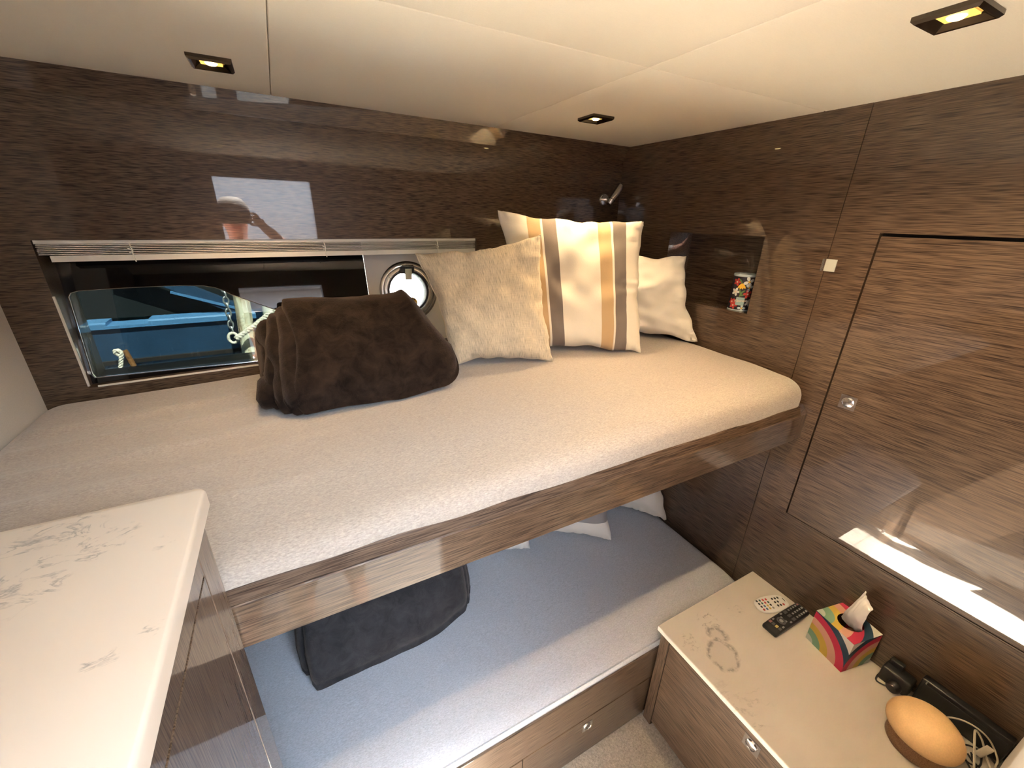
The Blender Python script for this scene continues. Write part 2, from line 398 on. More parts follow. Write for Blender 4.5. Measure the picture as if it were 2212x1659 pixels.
# window wall with one long recess
REC = (-0.547, 1.250, 0.668, 1.642); RD = 0.150
wb = struct(empty('wall_back', H(0.4, 0, 0)), 'glossy dark brown veneer wall with a long window recess', 'wall')
v, f = plate(rect(XL-0.02, 0.0, XR+0.02, 1.97), [rect(*REC)], 0.02, lambda a, b, t: H(a, t, b)); MB().add(v, f).build('wall_panel', 'wood_x', wb, smooth=False)
m = MB()
u0, z0, u1, z1 = REC
def hbox(mb, ua, ub, wa, wb_, za, zb):
    P = [H(a, b, c) for c in (za, zb) for (a, b) in ((ua, wa), (ub, wa), (ub, wb_), (ua, wb_))]
    mb.add(P, [(0,3,2,1),(4,5,6,7),(0,1,5,4),(1,2,6,5),(2,3,7,6),(3,0,4,7)]); return mb
hbox(m, u0-0.015, u0, 0.02, RD+0.02, z0-0.015, z1+0.015); hbox(m, u1, u1+0.015, 0.02, RD+0.02, z0-0.015, z1+0.015)
hbox(m, u0, u1, 0.02, RD+0.02, z0-0.015, z0); hbox(m, u0, u1, 0.02, RD+0.02, z1, z1+0.015)
m.build('recess_lining', 'wood_x', wb, smooth=False)
m = MB(); hbox(m, u0-0.0005, u0+0.004, -0.001, 0.004, z0+0.005, 1.505); m.build('edge_strip', 'ivory', wb, smooth=False)
m = MB(); hbox(m, u0+0.02, 0.25, -0.001, 0.004, z0-0.0005, z0+0.004); m.build('edge_strip', 'ivory', wb, smooth=False)

# window_1: black bordered tinted glass
w1 = struct(empty('window_1', H(-0.15, RD, 1.25)), 'long tinted hull window with black border above the upper bunk', 'window')
TILT = math.radians(11)
def GW(z): return 0.035 + math.tan(TILT)*(z-1.25)     # the hull flares outward at the top
clear = [(-0.545, 1.276), (-0.538, 1.266), (-0.165, 1.2545), (0.164, 1.2545), (0.178, 1.258), (0.176, 1.269), (-0.0439, 1.4093), (-0.1675, 1.4719), (-0.187, 1.486), (-0.2058, 1.4955), (-0.2341, 1.5027), (-0.2798, 1.506), (-0.3132, 1.5073), (-0.4293, 1.5076), (-0.5173, 1.5055), (-0.5353, 1.5005), (-0.5462, 1.489)]
clear = [(max(a, u0+0.005), b) for a, b in clear]
v, f = plate(rect(u0, z0, 0.256, z1), [clear], 0.006, lambda a, b, t: H(a, GW(b)+t, b)); MB().add(v, f).build('black_border', 'black_glass', w1, smooth=False)
v, f = plate(clear, [], 0.004, lambda a, b, t: H(a, GW(b)+0.0065+t, b)); MB().add(v, f).build('pane', 'tinted_glass', w1, smooth=False)
m = MB()
for q in range(len(clear)):
    pass
m.tube([H(a, GW(b)-0.0005, b) for a, b in clear] + [H(clear[0][0], GW(clear[0][1])-0.0005, clear[0][1])], 0.0013, 5); m.build('pane_seal', 'steel', w1)

# white liner with the porthole
w2 = struct(empty('window_2', H(0.405, RD, 1.335)), 'round steel porthole in the white liner behind the cushions', 'window')
PC = (0.408, 1.445)
v, f = plate(rect(0.2565, z0, u1, z1), [circle(PC, 0.100)], 0.008, lambda a, b, t: H(a, GW(b)-0.004+t, b)); MB().add(v, f).build('liner', 'gelcoat', w2, smooth=False)
nrm = H(0, -1, 0)-H(0, 0, 0); nrt = nrm*math.cos(TILT)+Vector((0, 0, math.sin(TILT))); GP = GW(PC[1])
def ringl(prof, name, mat, seg=48): return MB().lathe(prof, H(PC[0], GP, PC[1]), seg, nrt).build(name, mat, w2)
ringl([(0.112, 0.003), (0.112, 0.010), (0.108, 0.014), (0.100, 0.015), (0.098, 0.011), (0.098, -0.03), (0.112, -0.03), (0.112, 0.003)], 'outer_ring', 'steel')
ringl([(0.097, -0.03), (0.097, 0.009), (0.093, 0.012), (0.083, 0.012), (0.079, 0.008), (0.079, -0.03), (0.097, -0.03)], 'opening_ring', 'steel')
ringl([(0.079, -0.03), (0.079, 0.003), (0.073, 0.003), (0.071, -0.002), (0.071, -0.03), (0.079, -0.03)], 'gasket', 'black_rubber')
ringl([(0.0, -0.012), (0.072, -0.012), (0.072, -0.016), (0.0, -0.016)], 'pane', 'clear_glass')
m = MB(); hbox(m, PC[0]-0.026, PC[0]+0.026, GP-0.008, GP+0.008, PC[1]+0.068, PC[1]+0.094); m.build('latch_mount', 'black_plastic', w2, smooth=False)
m = MB(); V2 = []; 
for a in (PC[0]-0.013, PC[0]+0.013):
    V2 += [H(a, GP-0.018, PC[1]+0.086), H(a, GP-0.006, PC[1]+0.090), H(a, GP-0.008, PC[1]+0.050), H(a, GP-0.016, PC[1]+0.046)]
m.add(V2, [(0,1,2,3),(7,6,5,4),(0,4,5,1),(1,5,6,2),(2,6,7,3),(3,7,4,0)]).build('latch_handle', 'steel', w2, smooth=False)
MB().lathe([(0, 0.0155), (0.004, 0.0155), (0.0045, 0.014)], H(PC[0]-0.067, GW(PC[1]+0.055), PC[1]+0.055), 12, nrt).build('screw', 'chrome', w2)
MB().lathe([(0.0, -0.0105), (0.022, -0.0105), (0.022, -0.0118), (0, -0.0118)], H(PC[0]+0.012, GW(PC[1]-0.045), PC[1]-0.045), 28, nrt).build('sticker', 'orange_sticker', w2)
m = MB()
for q in range(5): hbox(m, PC[0]-0.004+q*0.006, PC[0]-0.0005+q*0.006, GW(PC[1]-0.035)+0.0085, GW(PC[1]-0.035)+0.0100, PC[1]-0.036, PC[1]-0.031+0.001*(q % 2))
m.build('sticker_print', 'dark_gap', w2, smooth=False)

# right bulkhead: two veneer panels, niche, door
wr = struct(empty('wall_right', (XR, 0.6, 0)), 'glossy dark brown veneer bulkhead with niche and locker door', 'wall')
NI = (0.868, 1.424, 1.262, 1.680)
DY0, DY1, DZ0, DZ1 = -0.085, 0.557, 0.789, 1.695
fm = lambda a, b, t: Vector((XR+t, a, b))
v, f = plate(rect(0.6685, 0.0, 1.63, ZC+0.02), [rect(*NI)], 0.02, fm); MB().add(v, f).build('wall_panel', 'wood_y', wr, smooth=False)
v, f = plate(rect(YF-0.02, DZ0-0.0035, 0.6668, ZC+0.02), [rect(DY0-0.003, DZ0+0.0005, DY1+0.0048, DZ1+0.008)], 0.02, fm); MB().add(v, f).build('wall_panel', 'wood_y', wr, smooth=False)
v, f = plate(rect(YF-0.02, 0.0, 0.6668, DZ0-0.0045), [], 0.02, fm); MB().add(v, f).build('wall_panel', 'wood_y', wr, smooth=False)
m = MB(); ND = 0.13; a0, b0, a1, b1 = NI; e = 0.012
m.box((XR+0.02, a0-e, b0-e), (XR+ND, a0, b1+e)).box((XR+0.02, a1, b0-e), (XR+ND, a1+e, b1+e)).box((XR+0.02, a0, b0-e), (XR+ND, a1, b0)).box((XR+0.02, a0, b1), (XR+ND, a1, b1+e)).box((XR+ND, a0-e, b0-e), (XR+ND+e, a1+e, b1+e))
m.build('niche_lining', 'wood_y', wr, smooth=False)
MB().box((XR+0.021, YF-0.02, 0.0), (XR+0.03, 0.86, ZC)).build('wall_backing', 'dark_gap', wr, smooth=False)
dr = struct(empty('door_1', (XR, 0.23, DZ0)), 'wide veneer locker door set flush in the bulkhead', 'door')
MB().rbox((XR-0.0005, DY0, DZ0+0.003), (XR+0.019, DY1, DZ1), 0.0012, (2, 2, 1), seg=2).build('door_leaf', 'wood_y', dr, smooth=False)
def push_latch(c, n, t, s, parent):
    """flush square latch: plate, ring, button. n outward, t tangent, c centre"""
    c = Vector(c); n = Vector(n); t = Vector(t); b = n.cross(t)
    m = MB(); V = [c + t*i*s + b*j*s + n*h for h in (0.0, 0.002) for i, j in ((-1,-1),(1,-1),(1,1),(-1,1))]
    m.add(V, [(0,3,2,1),(4,5,6,7),(0,1,5,4),(1,2,6,5),(2,3,7,6),(3,0,4,7)])
    h = m.build('latch', 'chrome', parent, smooth=False)
    MB().lathe([(s*0.72, 0.002), (s*0.72, 0.0045), (s*0.62, 0.0055), (s*0.58, 0.003)], c, 28, n).build('latch_ring', 'chrome', h)
    MB().lathe([(s*0.55, 0.002), (s*0.55, 0.0042), (s*0.4, 0.0052), (0, 0.0056)], c, 28, n).build('latch_button', 'steel', h)
    return h
push_latch((XR, 0.501, 1.236), (-1, 0, 0), (0, 1, 0), 0.021, dr)
sw = tag(empty('light_switch', (XR, 0.667, 1.595)), 'small chrome switch plate on the bulkhead joint beside the niche', 'switch')
MB().rbox((XR-0.0025, 0.640, 1.594), (XR+0.001, 0.669, 1.628), 0.001, (1,1,1), seg=2)  .build('switch_plate', 'switch_face', sw, smooth=False)
MB().rbox((XR-0.006, 0.672, 1.594), (XR+0.001, 0.677, 1.628), 0.001, (1,1,1), seg=2).build('switch_edge', 'steel', sw, smooth=False)

# left wall (padded) and near wall with doorway, hall behind
struct(MB().rbox((XL-0.04, 0.55, 0.6), (XL, hull_y(XL)+0.03, ZC+0.02), 0.004, (1, 8, 8)).build('wall_left', 'wall_fabric'), 'beige padded wall at the foot of the upper bunk', 'wall')
m = MB().box((XL-0.04, YF-0.02, 0), (XL-0.005, 0.55, ZC+0.02)).box((XL-0.04, 0.55, 0), (XL-0.005, 1.5, 0.6))
struct(m.build('wall_left', 'wood_y', smooth=False), 'veneer wall lining behind the marble counter', 'wall')
DX0, DX1, DZT = -0.128, 0.385, 1.90
v, f = plate([(XL-0.04, 0), (DX0-0.09, 0), (DX0-0.09, DZT+0.04), (DX1+0.045, DZT+0.04), (DX1+0.045, 0), (XR+0.02, 0), (XR+0.02, ZC+0.02), (XL-0.04, ZC+0.02)], [], 0.02, lambda a, b, t: Vector((a, YF-t, b)))
struct(MB().add(v, f).build('wall_front', 'wood_x', smooth=False), 'veneer wall around the cabin doorway', 'wall')
v, f = plate([(DX0-0.09, 0), (DX0, 0), (DX0, DZT), (DX1, DZT), (DX1, 0), (DX1+0.045, 0), (DX1+0.045, DZT+0.04), (DX0-0.09, DZT+0.04)], [], 0.05, lambda a, b, t: Vector((a, YF+0.012-t, b)))
struct(MB().add(v, f).build('trim_2', 'frame_wood', smooth=False), 'reddish wooden frame around the cabin doorway', 'trim')
m = MB().rbox((0.95, YF+0.001, 0.484), (XR-0.002, YF+0.035, 1.0), 0.015, (6, 2, 6)); pad = m.build('side_pad', 'wall_fabric'); tag(pad, 'padded beige panel at the near end of the low dresser', 'pad')
# hall and deck shell
HY = -1.7
def shell(name, lo, hi, mat, lab, cat='wall'): return struct(MB().box(lo, hi).build(name, mat, smooth=False), lab, cat)
shell('hall_floor', (-0.9, HY, -0.05), (1.5, YF-0.021, 0.0), 'carpet', 'pale carpet in the passage outside the cabin', 'floor')
shell('wall_hall', (-0.9, HY-0.03, 0), (1.5, HY, 2.25), 'hall_wall', 'pale wall at the end of the passage')
shell('wall_hall', (-0.93, HY, 0), (-0.9, YF-0.021, 2.25), 'hall_wall', 'pale side wall of the passage')
shell('wall_hall', (1.5, HY, 0), (1.53, YF-0.021, 2.25), 'hall_wall', 'pale side wall of the passage behind the bulkhead')
v, f = plate(rect(-1.3, HY-0.1, 2.0, 1.72), [rect(-0.55, -1.36, 1.35, -0.60)], 0.03, lambda a, b, t: Vector((a, b, 2.25+t)))  # hatch hole added so sun reaches the cabin floor through the doorway
struct(MB().add(v, f).build('ceiling_deck', 'hall_wall', smooth=False), 'unseen deck above the cabin, its hatch opening added to let sun in', 'ceiling')
v, f = plate(rect(-1.3, -0.2, 2.0, 2.25), [rect(u0-0.01, z0-0.01, u1+0.01, z1+0.01)], 0.02, lambda a, b, t: H(a, RD+0.021+t, b))
struct(MB().add(v, f).build('wall_hull', 'gelcoat', smooth=False), 'white outer hull skin', 'wall')

# ------------------------------------------------------------------ bunks
BX0, BX1 = XL+0.002, XR-0.002
ub = tag(empty('upper_bunk', (0.4, 0.6, 1.07)), 'upper bunk frame with long glossy veneer board under the mattress', 'bunk')
prof = [(0.591, 1.071), (0.591, 1.158), (0.593, 1.160), (0.634, 1.160), (0.634, 1.10), (0.615, 1.071)]
MB().prism(prof, BX0, 1.362, 0).build('front_board', 'wood_x', ub, smooth=False)
MB().prism([(0.5935, 1.1605), (0.600, 1.184), (0.603, 1.188), (0.634, 1.188), (0.634, 1.1605)], BX0, 1.362, 0).build('top_lip', 'satin_wood', ub, smooth=False)
prof2 = [(0.592, 1.073), (0.592, 1.158), (0.612, 1.185), (0.634, 1.185), (0.634, 1.073)]
MB().prism(prof2, 1.3635, 1.398, 0).build('end_block', 'wood_z', ub, smooth=False)
V = []
for x in (BX0, 1.398): V += [(x, 0.634, 1.076), (x, hull_y(x)-0.002, 1.076), (x, hull_y(x)-0.002, 1.10), (x, 0.634, 1.10)]
MB().add(V, [(0,1,2,3),(7,6,5,4),(0,4,5,1),(1,5,6,2),(2,6,7,3),(3,7,4,0)]).build('base_panel', 'wood_x', ub, smooth=False)

def smooth01(a, b, t):
    t = min(1, max(0, (t-a)/(b-a))); return t*t*(3-2*t)
def mat_upper(p):
    x, y, z = p; t = smooth01(-0.64, 1.35, x)
    yb = hull_y(x)-0.004
    s = (y-0.602)/(1.5-0.602); y2 = 0.602 + s*(yb-0.602)
    if z > 1.19:
        k = (z-1.19)/(1.26-1.19)
        top = 1.226 + 0.052*t - 0.012*smooth01(0.35, 0.0, x+0.64)*0 
        # slight crown and soft front edge
        top -= 0.012*smooth01(0.22, 0.0, y2-0.602)
        z2 = 1.19 + k*(top-1.19)
        if k > 0.95:
            fold = 0
            for (yf, am, sl) in ((0.80, 0.008, -0.03), (0.93, 0.007, 0.02), (1.05, 0.010, 0.05), (1.18, 0.008, 0.09), (1.29, 0.010, 0.10)):
                d = (y2 - yf - sl*(x+0.3))/0.016; fold += am*math.exp(-d*d)
            z2 += fold*smooth01(0.20, -0.35, x) + 0.003*noise.noise(Vector((x*4, y2*6, 0)))
    else: z2 = z
    # hem wanders along the front
    if y2 < 0.66 and z < 1.20: z2 += 0.006*math.sin(x*7.0+1) + 0.003*noise.noise(Vector((x*9, 0, 3)))
    # soften left end corners
    return Vector((x, y2 + (0.004*noise.noise(Vector((x*6, z*12, 1))) if s < 0.1 else 0), z2))
mu = MB().rbox((BX0+0.002, 0.602, 1.104), (BX1-0.004, 1.50, 1.26), 0.052, (110, 60, 5), mat_upper, 6).build('mattress', 'sheet')
tag(mu, 'beige woven-covered mattress on the upper bunk', 'mattress')

lb = tag(empty('lower_bunk', (0.4, 0.6, 0.0)), 'lower bunk base with veneer drawer fronts near the carpet', 'bunk')
LY = 0.600
MB().box((BX0, LY+0.022, 0.0), (BX1, 1.47, 0.30)).build('base_box', 'wood_x', lb, smooth=False)
MB().rbox((BX0, LY, 0.214), (0.935, LY+0.022, 0.362), 0.002, (1,1,1), seg=2).build('front_board', 'wood_x', lb, smooth=False)
MB().rbox((0.9365, LY, 0.03), (0.975, LY+0.022, 0.362), 0.002, (1,1,1), seg=2).build('end_post', 'wood_z', lb, smooth=False)
MB().box((BX0, LY+0.012, 0.0), (BX1, LY+0.0219, 0.03)).build('plinth', 'wood_x', lb, smooth=False)
for (a, b) in ((-0.14, 0.392), (0.3955, 0.915)):
    d = MB().rbox((a, LY, 0.012), (b, LY+0.02, 0.2115), 0.002, (1,1,1), seg=2).build('drawer_front', 'wood_x', lb, smooth=False)
    push_latch(((0.638 if a > 0 else 0.13), LY, 0.168), (0, -1, 0), (1, 0, 0), 0.020, d)
MB().rbox((0.917, LY+0.004, 0.012), (0.935, LY+0.02, 0.2115), 0.001, (1,1,1), seg=2).build('drawer_stile', 'wood_z', lb, smooth=False)
def mat_lower(p):
    x, y, z = p; s = (y-0.604)/(1.48-0.604); y2 = 0.604 + s*(hull_y(x)-0.004-0.604)
    if z > 0.39: z += 0.003*noise.noise(Vector((x*4, y*6, 9))) - 0.010*smooth01(0.12, 0, y2-0.604) - 0.015*smooth01(1.25, 1.4, x)*0
    for (yf, am) in ((1.02, 0.004), (1.10, 0.003)):
        d = (y2-yf-0.05*(x-0.9))/0.014
        if z > 0.4: z += am*math.exp(-d*d)*smooth01(0.5, 0.7, x)
    if y2 < 0.65 and z < 0.36: z += 0.004*math.sin(x*6.0)
    return Vector((x, y2, z))
ml = MB().rbox((BX0+0.002, 0.606, 0.302), (BX1-0.004, 1.48, 0.418), 0.045, (90, 50, 4), mat_lower, 5).build('mattress', 'daylit_sheet')
tag(ml, 'daylight-toned woven-covered mattress on the lower bunk', 'mattress')

# ------------------------------------------------------------------ left cabinet with marble counter
lc = tag(empty('tall_cabinet', (-0.39, 0.25, 0)), 'tall glossy veneer cabinet under the marble counter', 'cabinet')
CX = -0.155
MB().box((XL, YF+0.002, 0.0), (CX-0.02, 0.583, 1.358)).build('body', 'wood_z', lc, smooth=False)
MB().rbox((CX-0.02, 0.5275, 0.004), (CX, 0.585, 1.358), 0.0012, (1,1,1), seg=2).build('corner_stile', 'wood_z', lc, smooth=False)
MB().rbox((CX-0.02, YF+0.002, 1.2895), (CX, 0.526, 1.358), 0.0012, (1,1,1), seg=2).build('top_drawer_front', 'wood_z', lc, smooth=False)
d = MB().rbox((CX-0.02, YF+0.002, 0.03), (CX, 0.526, 1.2865), 0.0012, (1,1,1), seg=2).build('cabinet_door', 'wood_z', lc, smooth=False)
push_latch((CX, 0.02, 1.0), (1, 0, 0), (0, 1, 0), 0.02, d)
v = []
cr = 0.012
pts = [(XL, YF+0.003), (-0.139, YF+0.003)] + [(-0.139-cr+cr*math.cos(a), 0.584-cr+cr*math.sin(a)) for a in [math.pi/2*i/6 for i in range(7)]] + [(XL, 0.584)]
ct = MB(); n = len(pts); cx = sum(p[0] for p in pts)/n; cyy = sum(p[1] for p in pts)/n
lv = [(1.360, 0.0), (1.3785, 0.0), (1.3825, 0.0015), (1.384, 0.004)]
def inset(p, d): 
    return (p[0]-(d if p[0] > XL+0.1 else 0), p[1]-(d if p[1] > 0.5 else 0))
V = [(*inset(p, d_), z) for z, d_ in lv for p in pts]; F = [tuple(reversed(range(n)))]
for k in range(3):
    for i in range(n): F.append((k*n+i, k*n+(i+1) % n, (k+1)*n+(i+1) % n, (k+1)*n+i))
F.append(tuple(3*n+i for i in range(n)))
ct.add(V, F); cto = ct.build('marble_counter', 'counter_marble', angle=50); tag(cto, 'white marble counter slab at left with grey veins', 'countertop')

# ------------------------------------------------------------------ low dresser at right
ds = tag(empty('low_dresser', (1.15, 0.25, 0)), 'low veneer dresser against the bulkhead beside the lower bunk', 'dresser')
DX = 0.912
MB().box((DX+0.021, YF+0.002, 0.0), (XR-0.001, 0.594, 0.461)).build('body', 'wood_y', ds, smooth=False)
MB().rbox((DX, 0.5605, 0.004), (DX+0.02, 0.594, 0.461), 0.0012, (1,1,1), seg=2).build('corner_stile', 'wood_z', ds, smooth=False)
d = MB().rbox((DX, YF+0.002, 0.03), (DX+0.02, 0.558, 0.459), 0.0012, (1,1,1), seg=2).build('drawer_front', 'wood_y', ds, smooth=False)
push_latch((DX, 0.266, 0.404), (-1, 0, 0), (0, 1, 0), 0.022, d)
dt = MB().rbox((0.896, YF+0.003, 0.462), (XR-0.001, 0.603, 0.482), 0.004, (3, 3, 1), seg=3).build('marble_counter', 'marble'); tag(dt, 'white marble top of the low dresser with a grey swirl', 'countertop')

# ------------------------------------------------------------------ blind in the recess
bl = tag(empty('window_blind', H(0.06, 0.02, 1.59)), 'cream slatted blind drawn up along the top of the window recess', 'blind')
m = MB(); hbox(m, u0+0.002, u1-0.002, 0.004, 0.034, 1.633, 1.6415); m.build('head_rail', 'ivory', bl, smooth=False)
base = None
for k in range(6):
    z = 1.6065 + k*0.0046
    if base is None:
        m = MB(); hbox(m, u0+0.003, u1-0.003, 0.006, 0.032, z, z+0.0021); base = m.build('slat', 'ivory_dim', bl, smooth=False)
    else:
        c = base.copy(); COL.objects.link(c); c.parent = bl; c.location = (0.0008*math.sin(k*3), 0.0007*math.cos(k*2), k*0.0046)
m = MB(); hbox(m, u0+0.022, u1-0.003, 0.005, 0.033, 1.5895, 1.6045); m.build('bottom_rail', 'ivory', bl, smooth=False)
for uu in (-0.365, 0.118, 0.507):
    m = MB(); m.tube([H(uu, 0.0035, 1.636), H(uu+0.003, 0.0015, 1.618), H(uu+0.002, 0.002, 1.600), H(uu+0.004, 0.003, 1.586)], 0.0016, 5, 4)
    m.tube([H(uu-0.006, 0.0035, 1.622), H(uu+0.004, 0.001, 1.614), H(uu-0.004, 0.002, 1.610)], 0.0018, 5, 4); m.build('ladder_cord', 'ivory', bl)

# ------------------------------------------------------------------ ceiling downlights
def downlight(x, y, lab, power=1.0, cone=118):
    t = tag(empty('ceiling_downlight', (x, y, ZC-0.008)), lab, 'downlight', 'square downlights in the headliner')
    s = 0.040; i = 0.020
    m = MB(); V = [(x+a*q, y+b*q, z) for (q, z) in ((s, ZC+0.004), (s, ZC-0.006), (s-0.004, ZC-0.010), (s-0.007, ZC-0.009), (i+0.003, ZC-0.002), (i, ZC-0.001)) for (a, b) in ((-1,-1),(1,-1),(1,1),(-1,1))]
    F = []
    for k in range(5):
        for q in range(4): F.append((k*4+q, k*4+(q+1) % 4, (k+1)*4+(q+1) % 4, (k+1)*4+q))
    m.add(V, F).build('frame', 'dark_chrome', t, smooth=False)
    MB().box((x-i, y-i, ZC-0.003), (x+i, y+i, ZC+0.001)).build('lit_lens', 'bulb_rim', t, smooth=False)
    MB().lathe([(0, 0.0), (0.009, 0.001), (0.012, 0.004)], (x, y, ZC-0.008), 16).build('bulb', 'bulb', t)
    ld = bpy.data.lights.new('downlight_beam', 'SPOT'); ld.energy = LAMP_W*power; ld.color = LAMP_COL; ld.spot_size = math.radians(cone); ld.spot_blend = 1.0; ld.shadow_soft_size = 0.015
    lo = bpy.data.objects.new('downlight_beam', ld); COL.objects.link(lo); lo.location = (0, 0, -0.012); lo.parent = t
    return t
downlight(-0.073, 1.245, 'square chrome downlight above the hull window', 0.46, 100)
downlight(0.925, 1.200, 'square chrome downlight above the striped cushion', 0.66, 104)
downlight(0.937, 0.372, 'square chrome downlight nearest the locker door', 1.18, 152)
downlight(-0.073, 0.372, 'square chrome downlight above the marble counter', 0.09)

# ------------------------------------------------------------------ reading lamp
rl = tag(empty('reading_lamp', H(1.302, 0, 1.78)), 'small chrome reading spotlight on the dark wall above the cushions', 'lamp')
MB().lathe([(0.026, 0), (0.026, 0.006), (0.022, 0.011), (0, 0.012)], H(1.302, 0, 1.803), 32, nrm).build('wall_rose', 'chrome', rl)
MB().tube([H(1.302, -0.01, 1.803), H(1.300, -0.030, 1.804), H(1.300, -0.050, 1.800)], 0.006, 10, 4).build('arm', 'chrome', rl)
a = Vector((1.288, 1.530, 1.783)); b = Vector((1.340, 1.520, 1.858)); ax = (b-a); L = ax.length
MB().lathe([(0.0, 0), (0.0145, 0.0), (0.016, 0.002), (0.016, L-0.003), (0.015, L), (0.013, L), (0.013, L-0.012), (0, L-0.012)], a, 24, ax).build('spot_head', 'steel', rl)
MB().lathe([(0.0162, 0.02), (0.0167, 0.0205), (0.0167, 0.0225), (0.0162, 0.023)], a, 24, ax).build('head_ring', 'dark_chrome', rl)

# ------------------------------------------------------------------ cushions
def cushion(name, mat, BL, BR, TR, TL, th, label, cat='cushion', seed=0, pinch=0.10, n=44, wr=0.006, piping=None, sag=0.0, group='cushions and pillows on the bunks'):
    BL, BR, TR, TL = map(Vector, (BL, BR, TR, TL)); N = ((BR-BL).cross(TL-BL)).normalized()   # towards viewer if wound so
    mb = MB(); uv = []
    def P(u, v, side):
        # pull edges in between corners
        uu = u; vv = v
        du = pinch*(1-(2*v-1)**2)*(u-0.5)*(abs(2*u-1)**3)*0.5; dv = pinch*(1-(2*u-1)**2)*(v-0.5)*(abs(2*v-1)**3)*0.5
        uu = u-du*2; vv = v-dv*2
        p = (BL*(1-uu)+BR*uu)*(1-vv) + (TL*(1-uu)+TR*uu)*vv
        bx = (1-abs(2*u-1)**2.6); by = (1-abs(2*v-1)**2.6)
        h = th*0.5*max(0, bx*by)**0.52
        # bottom heavier
        h *= 1.0 + 0.18*(0.5-v)
        edge = 1-min(1, min(u, 1-u, v, 1-v)*5)
        q = Vector((u*5+seed, v*5, side*7.0)); 
        h += wr*noise.noise(q*1.3)*(1-edge)*1.0
        rad = abs(noise.noise(Vector(((u-0.5)*3.1+seed, (v-0.5)*14 if min(u,1-u) < min(v,1-v) else (v-0.5)*3.1, (u-0.5)*14 if min(v,1-v) < min(u,1-u) else 0))))
        h += wr*1.6*rad*edge*(1 if h > 0.002 else 0)
        p = p + N*side*h
        e2 = 1-min(1, min(u, 1-u, v, 1-v)*14)
        p += Vector((noise.noise(Vector((u*6, v*6, seed+3))), noise.noise(Vector((u*6, v*6, seed+11))), noise.noise(Vector((u*6, v*6, seed+23)))))*0.011*e2
        p.z -= sag*(v)*(1-(2*u-1)**2)
        return p
    def idx(i, j): return i*(n+1)+j
    V = []; F = []
    ts = [0.5-0.5*math.cos(math.pi*i/n)*(0.65+0.35*abs(math.cos(math.pi*i/n))) for i in range(n+1)]; ts[0] = 0; ts[-1] = 1
    for side in (1, -1):
        off = len(V)
        for i in range(n+1):
            for j in range(n+1):
                V.append(P(ts[i], ts[j], side)); uv.append((ts[i], ts[j]))
        for i in range(n):
            for j in range(n):
                q = (off+idx(i, j), off+idx(i+1, j), off+idx(i+1, j+1), off+idx(i, j+1)); F.append(q if side == 1 else tuple(reversed(q)))
    o2 = (n+1)*(n+1)
    for i in range(n):
        for (a_, b_) in ((idx(i, 0), idx(i+1, 0)), (idx(i+1, n), idx(i, n)), (idx(0, i+1), idx(0, i)), (idx(n, i), idx(n, i+1))):
            F.append((a_, a_+o2, b_+o2, b_))
    mb.add(V, F); mb.uv = uv
    if piping:
        t = tag(empty(name, (BL+BR)/2), label, cat, group); b_ = mb.build('cover', mat, t, angle=70)
        loop = [P(ts[i], 0, 0) for i in range(n+1)] + [P(1, ts[i], 0) for i in range(1, n+1)] + [P(ts[n-i], 1, 0) for i in range(1, n+1)] + [P(0, ts[n-i], 0) for i in range(1, n+1)]
        MB().tube(loop, 0.0022, 6, caps=False).build('piping', piping, t)
        return t
    return tag(mb.build(name, mat, angle=70), label, cat, group)

cushion('cushion', 'tan_linen', (0.436, 1.222, 1.267), (0.762, 1.112, 1.262), (0.735, 1.188, 1.670), (0.372, 1.352, 1.606), 0.135, 'plain tan linen cushion leaning in front of the striped one', seed=1, piping='tan_linen', wr=0.016)
cushion('cushion', 'stripe_cotton', (0.70, 1.265, 1.275), (1.094, 1.035, 1.268), (1.128, 1.144, 1.716), (0.680, 1.390, 1.742), 0.145, 'cream cushion with tan and grey stripes standing on the upper bunk', seed=5, pinch=0.08, wr=0.016)
cushion('pillow', 'white_cotton', (1.10, 1.36, 1.280), (1.378, 1.024, 1.285), (1.362, 1.134, 1.597), (1.08, 1.47, 1.60), 0.15, 'white pillow wedged behind the striped cushion by the niche', 'pillow', seed=9, wr=0.026)
# lower bunk
cushion('pillow', 'white_cotton', (1.20, 1.24, 0.425), (1.384, 1.005, 0.424), (1.375, 1.12, 0.80), (1.16, 1.36, 0.80), 0.13, 'white pillow on the lower bunk against the bulkhead', 'pillow', seed=14, wr=0.012)
cushion('cushion', 'end_stripe', (0.815, 1.20, 0.425), (1.064, 1.020, 0.424), (1.075, 1.12, 0.84), (0.79, 1.32, 0.84), 0.12, 'white cushion with a grey end on the lower bunk', seed=18)
cushion('cushion', 'white_cotton', (0.50, 1.215, 0.425), (0.722, 1.133, 0.424), (0.735, 1.23, 0.80), (0.46, 1.31, 0.80), 0.12, 'pale cushion on the lower bunk nearest the grey blanket', seed=22)

